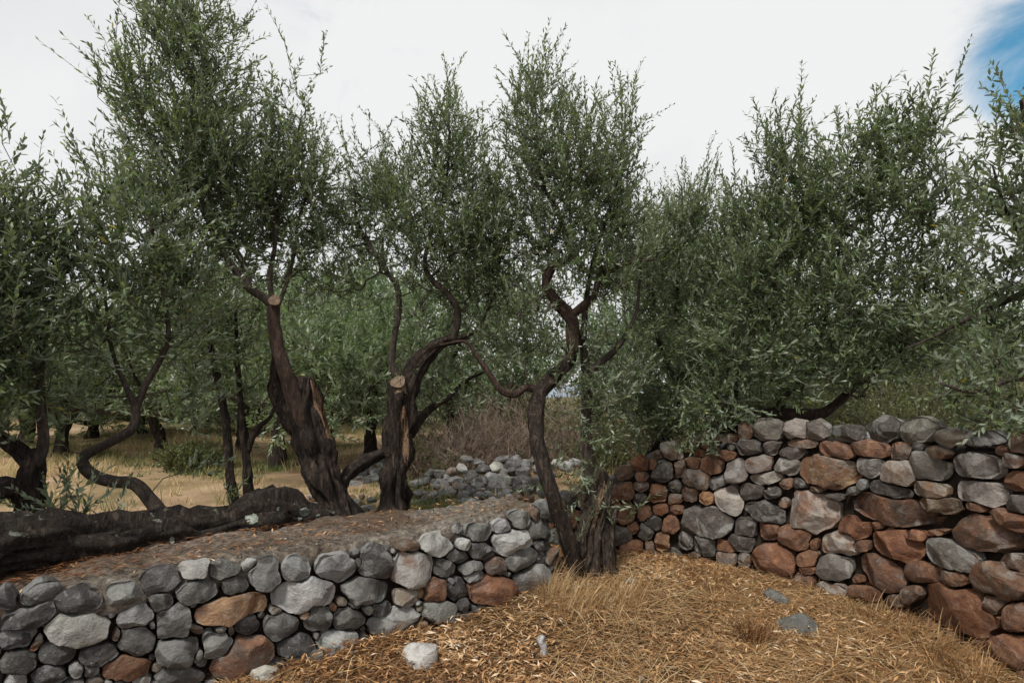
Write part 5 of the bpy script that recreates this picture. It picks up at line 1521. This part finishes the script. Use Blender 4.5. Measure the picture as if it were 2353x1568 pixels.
loose(5, 1340, 360, 108, 60, 'g', 'smaller blue grey stone in the grass before the taller wall', 907)
loose(5, 1415, 470, 165, 100, 'g', 'flat grey stone in the dry grass beside the brown tuft', 908)
loose(2, 640, 1280, 70, 60, 'd', 'dark pebble half buried at the low wall', 909)
loose(5, 725, 310, 40, 40, 'l', 'white chip near the roots of the twisted olive', 910)

def bone():
    x, y = 0.0, 0.0
    vx, vy = to_view(2, 1740, 1385)
    d = pix_dir(vx, vy)
    t = -CAMZ / d[2]
    x, y = d[0] * t, d[1] * t
    acc = Acc()
    pts, rad = catmull([(0, 0, -0.02), (0.008, 0.0, 0.03), (-0.006, 0.006, 0.07), (0.004, 0.0, 0.10)], [0.02, 0.017, 0.021, 0.012], 0.3, 0.004)
    tube(acc, pts, rad, 14, 0.4, 5)
    link('weathered_stub', acc.mesh('weathered_stub'), M_BONE, None, (x, y, gz(x, y)), label='small bleached wooden stub standing in the straw', cat='wood')
bone()

# ------------------------------------------------------------------ ground cover
def scatter_leaves(name, label, n, region, mat, seed, lsize, dens):
    rng = np.random.default_rng(seed)
    x0, x1, y0, y1 = region
    x, y = rng.uniform(x0, x1, n), rng.uniform(y0, y1, n)
    s = signed_side(x, y)
    keep = (s < -0.02) & (rng.uniform(size=n) < dens(x, y))
    x, y = x[keep], y[keep]
    n = len(x)
    z = ground_h(x, y) + np.abs(rng.normal(0, 0.018, n)) + 0.004
    a = rng.uniform(0, 2 * math.pi, n)
    d = unit(np.stack([np.cos(a), np.sin(a), rng.normal(0, 0.28, n)], -1))
    nr = unit(np.stack([rng.normal(0, 0.4, n), rng.normal(0, 0.4, n), np.ones(n)], -1))
    acc = Acc()
    L = lsize * rng.uniform(0.55, 1.15, n)
    pn = np.stack([x, y, np.zeros(n)], -1)
    shade = np.clip(rng.normal(0.50, 0.25, n) + 0.26 * fbm(pn * 2.0, 6, 2), 0, 1)
    leaves(acc, np.stack([x, y, z], -1) - d * L[:, None] * 0.5, d, nr, L, L * rng.uniform(0.11, 0.19, n), shade, False)
    link(name, acc.mesh(name), mat, label=label, cat='leaf litter', kind='stuff')

def court_density(x, y):
    pn = np.stack([x, y, np.zeros_like(x)], -1)
    d = 0.6 + 0.8 * fbm(pn * 1.5, 41, 3)
    wall_d = -signed_side(x, y)
    left_dark = smooth01(-x - 0.1 * y, -0.35, 0.6)
    right_grass = smooth01(x, 1.3, 2.0)
    return np.clip(d, 0.12, 1) * (1 - 0.6 * left_dark) * (1 - 0.72 * right_grass)
scatter_leaves('leaf_litter', 'orange brown dry olive leaves carpeting the ground', 115000, (-1.9, 2.9, 1.9, 5.3), M_LITTER, 61, 0.060, court_density)

def straw(name, label, n, region, mat, seed, length, dens, lift=0.3, width=0.0016, cat='dry grass', test=None, shade0=0.55):
    rng = np.random.default_rng(seed)
    x0, x1, y0, y1 = region
    x, y = rng.uniform(x0, x1, n), rng.uniform(y0, y1, n)
    if test is None:
        keep = signed_side(x, y) < -0.03
    else:
        keep = test(x, y)
    keep &= rng.uniform(size=n) < dens(x, y)
    x, y = x[keep], y[keep]
    n = len(x)
    z = ground_h(x, y) + 0.004
    a = rng.uniform(0, 2 * math.pi, n)
    L = length * rng.uniform(0.4, 1.4, n)
    up = np.abs(rng.normal(0, lift, n))
    d = unit(np.stack([np.cos(a), np.sin(a), up], -1))
    curve = np.stack([rng.normal(0, 0.25, n), rng.normal(0, 0.25, n), -up * rng.uniform(0.5, 1.0, n)], -1)
    tt = np.linspace(0, 1, 4)
    c = np.stack([x, y, z], -1)[:, None, :] + d[:, None, :] * (tt * L[:, None])[..., None] + curve[:, None, :] * (tt ** 2 * L[:, None])[..., None]
    c[..., 2] = np.maximum(c[..., 2], z[:, None] + 0.003)
    e1 = unit(np.cross(d, np.array([[0, 0, 1.0]])) + 1e-6)
    e2 = np.cross(d, e1)
    acc = Acc()
    r = width * rng.uniform(0.6, 1.3, (n, 1)) * np.array([[1, 0.9, 0.7, 0.25]])
    N, K = c.shape[:2]
    sh = np.clip(rng.normal(shade0, 0.22, n), 0, 1)
    ribbons(acc, c, r * 1.25, e1, np.repeat(sh, K * 2))
    link(name, acc.mesh(name), mat, label=label, cat=cat, kind='stuff')

straw('straw', 'pale dry grass stems strewn over the litter', 32000, (-1.9, 2.9, 1.9, 5.3), M_STRAW, 71, 0.30, lambda x, y: np.clip(0.55 + 0.9 * fbm(np.stack([x, y, 0 * x], -1) * 1.5, 51, 2), 0.1, 1), 0.22)
straw('matted_grass', 'matted fine dry grass along the foot of the taller wall', 34000, (0.9, 2.9, 1.9, 5.2), M_STRAW, 72, 0.16, lambda x, y: smooth01(x + 0.15 * y, 1.5, 2.3) * np.clip(0.7 + 0.5 * fbm(np.stack([x, y, 0 * x], -1) * 2.5, 52, 2), 0.2, 1), 0.38, 0.0013, shade0=0.38)
straw('brown_stubble', 'dark brown fine stems and twigs under the low wall', 12000, (-1.9, 0.6, 1.9, 4.3), M_LITTER, 73, 0.15, lambda x, y: smooth01(-x + 0.0 * y, -0.2, 0.6) * 0.9, 0.25, 0.0014, shade0=0.3)

def tuft(x, y, n, h, spread, label, seed, mat=None, shade=0.5, name='grass_tuft', group='tufts of dry grass', lean=0.55):
    rng = np.random.default_rng(seed)
    bx, by = rng.normal(0, spread, n), rng.normal(0, spread, n)
    a = np.arctan2(by, bx) + rng.normal(0, 0.7, n)
    L = h * rng.uniform(0.45, 1.15, n)
    t = rng.uniform(0.1, lean, n)
    d = unit(np.stack([np.cos(a) * t, np.sin(a) * t, np.ones(n)], -1))
    cur = np.stack([np.cos(a), np.sin(a), -0.5 * np.ones(n)], -1) * rng.uniform(0.1, 0.5, (n, 1))
    tt = np.linspace(0, 1, 5)
    c = np.stack([bx, by, np.full(n, -0.01)], -1)[:, None, :] + d[:, None, :] * (tt * L[:, None])[..., None] + cur[:, None, :] * (tt ** 2 * L[:, None])[..., None]
    e1 = unit(np.cross(d, np.array([[0.3, 0.2, 1.0]])) + 1e-6)
    e2 = np.cross(d, e1)
    acc = Acc()
    ribbons(acc, c, 0.0017 * rng.uniform(0.6, 1.3, (n, 1)) * np.array([[1, 0.95, 0.8, 0.6, 0.2]]), e1, np.repeat(np.clip(rng.normal(shade, 0.2, n), 0, 1), 10))
    link(name, acc.mesh(name), mat or M_STRAW, None, (x, y, gz(x, y)), label=label, cat='grass tuft', group=group)

def on_ground(vx, vy):
    d = pix_dir(vx, vy)
    t = -CAMZ / d[2]
    for _ in range(4):
        z = gz(d[0] * t, d[1] * t)
        t = (z - CAMZ) / d[2]
    return d[0] * t, d[1] * t

for k, (vx, vy, n, h, sp, lab, sh, mt) in enumerate([
    (1725, 1470, 420, 0.16, 0.05, 'rusty brown grass tuft beside the flat grey stone', 0.25, M_LITTER),
    (1330, 1390, 300, 0.20, 0.11, 'pale straw tuft at the foot of the twisted olive', 0.72, M_STRAW),
    (1430, 1370, 160, 0.22, 0.10, 'thin straw tuft right of the twisted olive roots', 0.6, M_STRAW),
    (1850, 1330, 260, 0.17, 0.08, 'dull grass tuft at the foot of the taller wall, near its middle', 0.3, M_STRAW),
    (2010, 1420, 240, 0.18, 0.12, 'dull grass tuft against the wall below the dark red stone', 0.3, M_STRAW),
    (2140, 1490, 240, 0.18, 0.10, 'grass tuft below the largest red stone', 0.35, M_STRAW),
    (1260, 1370, 120, 0.30, 0.05, 'tall straw stalks at the end of the low wall', 0.7, M_STRAW),
    (1620, 1330, 140, 0.15, 0.10, 'sparse straw tuft by the corner of the taller wall', 0.4, M_STRAW),
    (900, 1450, 160, 0.14, 0.10, 'low greenish straw tuft before the low wall', 0.35, M_STRAW),
    (1400, 1390, 320, 0.16, 0.09, 'matted straw heaped against the roots of the twisted olive', 0.62, M_STRAW),
    (1290, 1395, 220, 0.18, 0.09, 'straw clump left of the roots of the twisted olive', 0.68, M_STRAW),
    (2230, 1560, 280, 0.16, 0.09, 'grass tuft at the lower right corner', 0.35, M_STRAW)]):
    x, y = on_ground(vx, vy)
    tuft(x, y, n, h, sp, lab, 300 + k, mt, sh)

# field grass behind the low wall
def field_test(x, y):
    return signed_side(x, y) > 0.75
def field_dens(x, y):
    pn = np.stack([x, y, 0 * x], -1)
    return np.clip(0.12 + 1.5 * fbm(pn * 0.7, 91, 3), 0.10, 1)
def field_grass(n, region, seed):
    rng = np.random.default_rng(seed)
    x0, x1, y0, y1 = region
    x, y = rng.uniform(x0, x1, n), y0 + (y1 - y0) * rng.uniform(size=n) ** 1.5
    keep = field_test(x, y) & (rng.uniform(size=n) < field_dens(x, y))
    x, y = x[keep], y[keep]
    n = len(x)
    B = 34
    sp = rng.uniform(0.03, 0.13, (n, 1))
    hh = rng.uniform(0.08, 0.30, (n, 1)) * rng.uniform(0.5, 1.2, (n, 1))
    pn = np.stack([x, y, 0 * x], -1)
    green = fbm(pn * 0.8, 95, 2) + rng.normal(0, 0.25, n)
    tone = np.clip(0.74 - 0.85 * np.maximum(green, 0), 0, 1)[:, None]
    bx, by = x[:, None] + rng.normal(0, 1, (n, B)) * sp, y[:, None] + rng.normal(0, 1, (n, B)) * sp
    L = (hh * rng.uniform(0.4, 1.2, (n, B))).ravel()
    sh = np.clip(tone + rng.normal(0, 0.13, (n, B)), 0, 1).ravel()
    x, y = bx.ravel(), by.ravel()
    z = ground_h(x, y) - 0.01
    n = len(x)
    a = rng.uniform(0, 6.283, n)
    t = rng.uniform(0.1, 0.8, n)
    d = unit(np.stack([np.cos(a) * t, np.sin(a) * t, np.ones(n)], -1))
    side = unit(np.stack([-np.sin(a), np.cos(a), 0 * a], -1))
    b = np.stack([x, y, z], -1)
    W = (0.0058 * rng.uniform(0.6, 1.2, n))[:, None]
    v = np.stack([b - side * W, b + side * W, b + d * L[:, None] + np.stack([np.cos(a), np.sin(a), -0.5 + 0 * a], -1) * L[:, None] * 0.2], 1)
    acc = Acc()
    acc.add(v.reshape(-1, 3), tris=(np.arange(n) * 3)[:, None] + [0, 1, 2], attr=np.repeat(sh, 3))
    link('field_grass', acc.mesh('field_grass'), M_GRASS, label='dry grass with green patches over the field behind the low wall', cat='grass', kind='stuff')
field_grass(13000, (-16, 8, 4.0, 22.0), 81)

# needles and dry leaves lying on the mortar and the earth between log and wall
def cap_litter():
    rng = np.random.default_rng(91)
    n = 5200
    u = rng.uniform(1.4, WL.L, n)
    w = rng.uniform(0.06, 0.58, n)
    keep = rng.uniform(size=n) < np.clip(1.0 - (u - 1.6) / (WL.L - 2.2), 0.025, 1)
    u, w = u[keep], w[keep]
    n = len(u)
    x, y = WL.at(u)
    t = np.array([0.811, 0.585])
    nn = np.array([t[1], -t[0]])
    x, y = x - nn[0] * w, y - nn[1] * w
    z = CAPZ + 0.022 + np.abs(rng.normal(0, 0.006, n))
    a = rng.normal(0.6, 0.7, n)
    d = unit(np.stack([np.cos(a), np.sin(a), rng.normal(0, 0.06, n)], -1))
    L = rng.uniform(0.03, 0.10, n)
    acc = Acc()
    leaves(acc, np.stack([x, y, z], -1) - d * L[:, None] * 0.5, d, np.tile([0.0, 0.05, 1.0], (n, 1)), L, np.full(n, 0.0045), np.clip(rng.normal(0.5, 0.25, n), 0, 1), False)
    link('fallen_needles', acc.mesh('fallen_needles'), M_NEEDLE, label='reddish fallen needles lying on the mortar top of the low wall', cat='litter', kind='stuff')
cap_litter()
def cap_leaves():
    rng = np.random.default_rng(92)
    n = 900
    u, w = rng.uniform(1.0, WL.L, n), rng.uniform(0.04, 0.6, n)
    x, y = WL.at(u)
    x, y = x - 0.585 * w, y + 0.811 * w
    a = rng.uniform(0, 6.28, n)
    d = unit(np.stack([np.cos(a), np.sin(a), rng.normal(0, 0.25, n)], -1))
    L = rng.uniform(0.025, 0.055, n)
    acc = Acc()
    leaves(acc, np.stack([x, y, np.full(n, CAPZ + 0.02)], -1), d, unit(np.stack([rng.normal(0, 0.3, n), rng.normal(0, 0.3, n), np.ones(n)], -1)), L, L * 0.18, np.clip(rng.normal(0.4, 0.25, n), 0, 1), False)
    link('fallen_leaves', acc.mesh('fallen_leaves'), M_LITTER, label='dry leaves dropped along the mortar top of the low wall', cat='leaf litter', kind='stuff')
cap_leaves()

def pebbles():
    rng = np.random.default_rng(17)
    acc = Acc()
    ico = np.array([(0, 0, 1), (0.9, 0, 0.3), (0.28, 0.85, 0.35), (-0.72, 0.53, 0.25), (-0.7, -0.5, 0.4), (0.3, -0.85, 0.3), (0.7, 0.5, -0.4), (-0.25, 0.85, -0.4), (-0.9, 0, -0.35), (-0.3, -0.8, -0.4), (0.7, -0.5, -0.4), (0, 0, -0.9)])
    tri = np.array([(0, 1, 2), (0, 2, 3), (0, 3, 4), (0, 4, 5), (0, 5, 1), (1, 6, 2), (2, 7, 3), (3, 8, 4), (4, 9, 5), (5, 10, 1), (6, 7, 2), (7, 8, 3), (8, 9, 4), (9, 10, 5), (10, 6, 1), (11, 7, 6), (11, 8, 7), (11, 9, 8), (11, 10, 9), (11, 6, 10)])
    def drop(x, y, z, r):
        acc.add(ico * r * rng.uniform(0.6, 1.2, 3) * (1 + rng.normal(0, 0.12, (12, 1))) + [x, y, z], tris=tri, attr=float(rng.uniform()))
    for _ in range(300):
        x, y = rng.uniform(-1.7, 2.7), rng.uniform(2.0, 5.0)
        sd = float(signed_side(np.array([x]), np.array([y]))[0])
        if sd > -0.05 or rng.uniform() > (0.9 if sd > -0.45 else 0.3):
            continue
        drop(x, y, gz(x, y) + 0.008, rng.uniform(0.006, 0.02))
    for _ in range(150):
        u, w = rng.uniform(1.2, WL.L - 0.05), rng.uniform(0.05, 0.56)
        x, y = WL.at(u)
        drop(x - 0.585 * w, y + 0.811 * w, CAPZ + 0.003, rng.uniform(0.004, 0.011))
    link('pebbles', acc.mesh('pebbles', False), M_PEBBLE, label='tiny pebbles scattered on the ground and the mortar', cat='pebbles', kind='stuff')
M_PEBBLE = ramp_attr_material('pebble', [(0.0, (0.06, 0.05, 0.042)), (0.6, (0.15, 0.125, 0.10)), (1.0, (0.30, 0.27, 0.24))], 0.8)
pebbles()

# ------------------------------------------------------------------ dry scrub and green bushes behind the heap
def scrub(x, y, Y, w, h, label, seed, dry=True, name='dry_shrub', group='shrubs behind the stone heap', leafy=0.0, mat=None):
    rng = np.random.default_rng(seed)
    p = P(x, y, Y)
    z0 = gz(p[0], p[1])
    e = empty(name, (p[0], p[1], z0), label, 'shrub', group)
    acc = Acc()
    n = 70
    tips_p, tips_d = [], []
    A, B, R = [], [], []
    for k in range(n):
        a = rng.uniform(0, 6.283)
        t = rng.uniform(0.1, 1.1)
        d = unit(np.array([math.cos(a) * t, math.sin(a) * t, 1.0]))
        L = h * rng.uniform(0.5, 1.0) * (1.15 - 0.2 * t)
        b = np.array([rng.normal(0, w * 0.16), rng.normal(0, w * 0.16), -0.05])
        prev = b
        m = 5
        for j in range(m):
            q = prev + d * L / m + rng.normal(0, 0.06 * L, 3) * [1, 1, 0.5]
            q[:2] += 0.02 * np.sign(q[:2])
            A.append(prev); B.append(q); R.append(0.008 * (1 - 0.75 * j / m))
            for _ in range(3):
                d2 = unit(d + rng.normal(0, 0.65, 3))
                e2 = q + d2 * L * rng.uniform(0.12, 0.3)
                A.append(q); B.append(e2); R.append(0.003)
                e3 = e2 + unit(d2 + rng.normal(0, 0.6, 3)) * L * 0.14
                A.append(e2); B.append(e3); R.append(0.0018)
                tips_p.append(e2); tips_d.append(unit(d2 + rng.normal(0, 0.3, 3)))
            prev = q
    A, B, R = np.array(A), np.array(B), np.array(R)
    dd = unit(B - A)
    e1 = unit(np.cross(dd, np.array([[0.2, 0.35, 0.9]])))
    e2 = np.cross(dd, e1)
    fan(acc, np.stack([A, B], 1), np.stack([R, R * 0.7], 1), e1, e2, np.repeat(rng.uniform(0.2, 1.0, len(A)), 6))
    link('branches', acc.mesh('branches'), M_DRYTWIG if dry else M_TWIG, e)
    if leafy:
        tp, td = np.array(tips_p), np.array(tips_d)
        k = rng.uniform(size=len(tp)) < leafy
        al = Acc()
        shoots(al, None, tp[k], td[k], rng.uniform(0.08, 0.2, k.sum()), rng, 0.06, 0.019, 0.022, 0.9, fine=False)
        link('foliage', al.mesh('foliage'), mat or M_SHRUB, e, kind='stuff')
M_DRYTWIG = ramp_attr_material('dead_twig', [(0.0, (0.06, 0.042, 0.030)), (0.6, (0.21, 0.155, 0.115)), (1.0, (0.40, 0.33, 0.27))], 0.85)
SCR = [
    (1040, 1045, 8.7, 1.5, 1.0, 'dense brown leafless shrub left of the stone heap crest', True, 0.0),
    (1120, 1040, 9.2, 1.6, 1.15, 'pale brown leafless shrub behind the middle of the stone heap', True, 0.0),
    (1180, 1035, 9.5, 1.8, 1.1, 'greyish leafless shrub left of the twisted olive', True, 0.05),
    (985, 1050, 8.3, 0.9, 0.7, 'low wiry shrub beside the stubby sawn trunk', True, 0.12),
    (1285, 1030, 9.2, 1.6, 1.25, 'grey twiggy shrub seen between the two stems of the twisted olive', True, 0.1),
    (1245, 1010, 11.0, 2.0, 1.3, 'green bush beyond the twisted olive', False, 0.7),
    (1090, 990, 11.5, 2.4, 1.5, 'olive green bush behind the leafless shrubs', False, 0.8),
    (1410, 1030, 9.0, 1.5, 1.0, 'green and brown bush right of the twisted olive', False, 0.6),
    (2030, 990, 8.0, 1.6, 1.0, 'yellowish bush just beyond the capping stones', False, 0.8),
    (2160, 985, 8.8, 1.8, 1.2, 'mossy green bush beyond the right end of the capping stones', False, 0.8),
    (1960, 975, 11.0, 2.4, 1.3, 'spreading yellow green bush on the slope above the middle capping stones', False, 0.8),
    (2300, 960, 9.5, 2.2, 1.2, 'brownish bush on the slope at the right edge', False, 0.5),
    (1800, 975, 10.5, 2.2, 1.3, 'dark green bush on the slope under the level limb', False, 0.9),
    (1900, 985, 8.2, 1.5, 0.9, 'low yellow green bush behind the left capping stones', False, 0.7),
    (440, 1110, 9.2, 0.7, 0.35, 'small green clump in the dry field', False, 0.9),
]
for k, (x, y, Y, w, h, lab, dry, lf) in enumerate(SCR):
    scrub(x, y, Y, w, h, lab, 700 + k, dry, 'dry_shrub' if dry else 'green_shrub', leafy=lf)
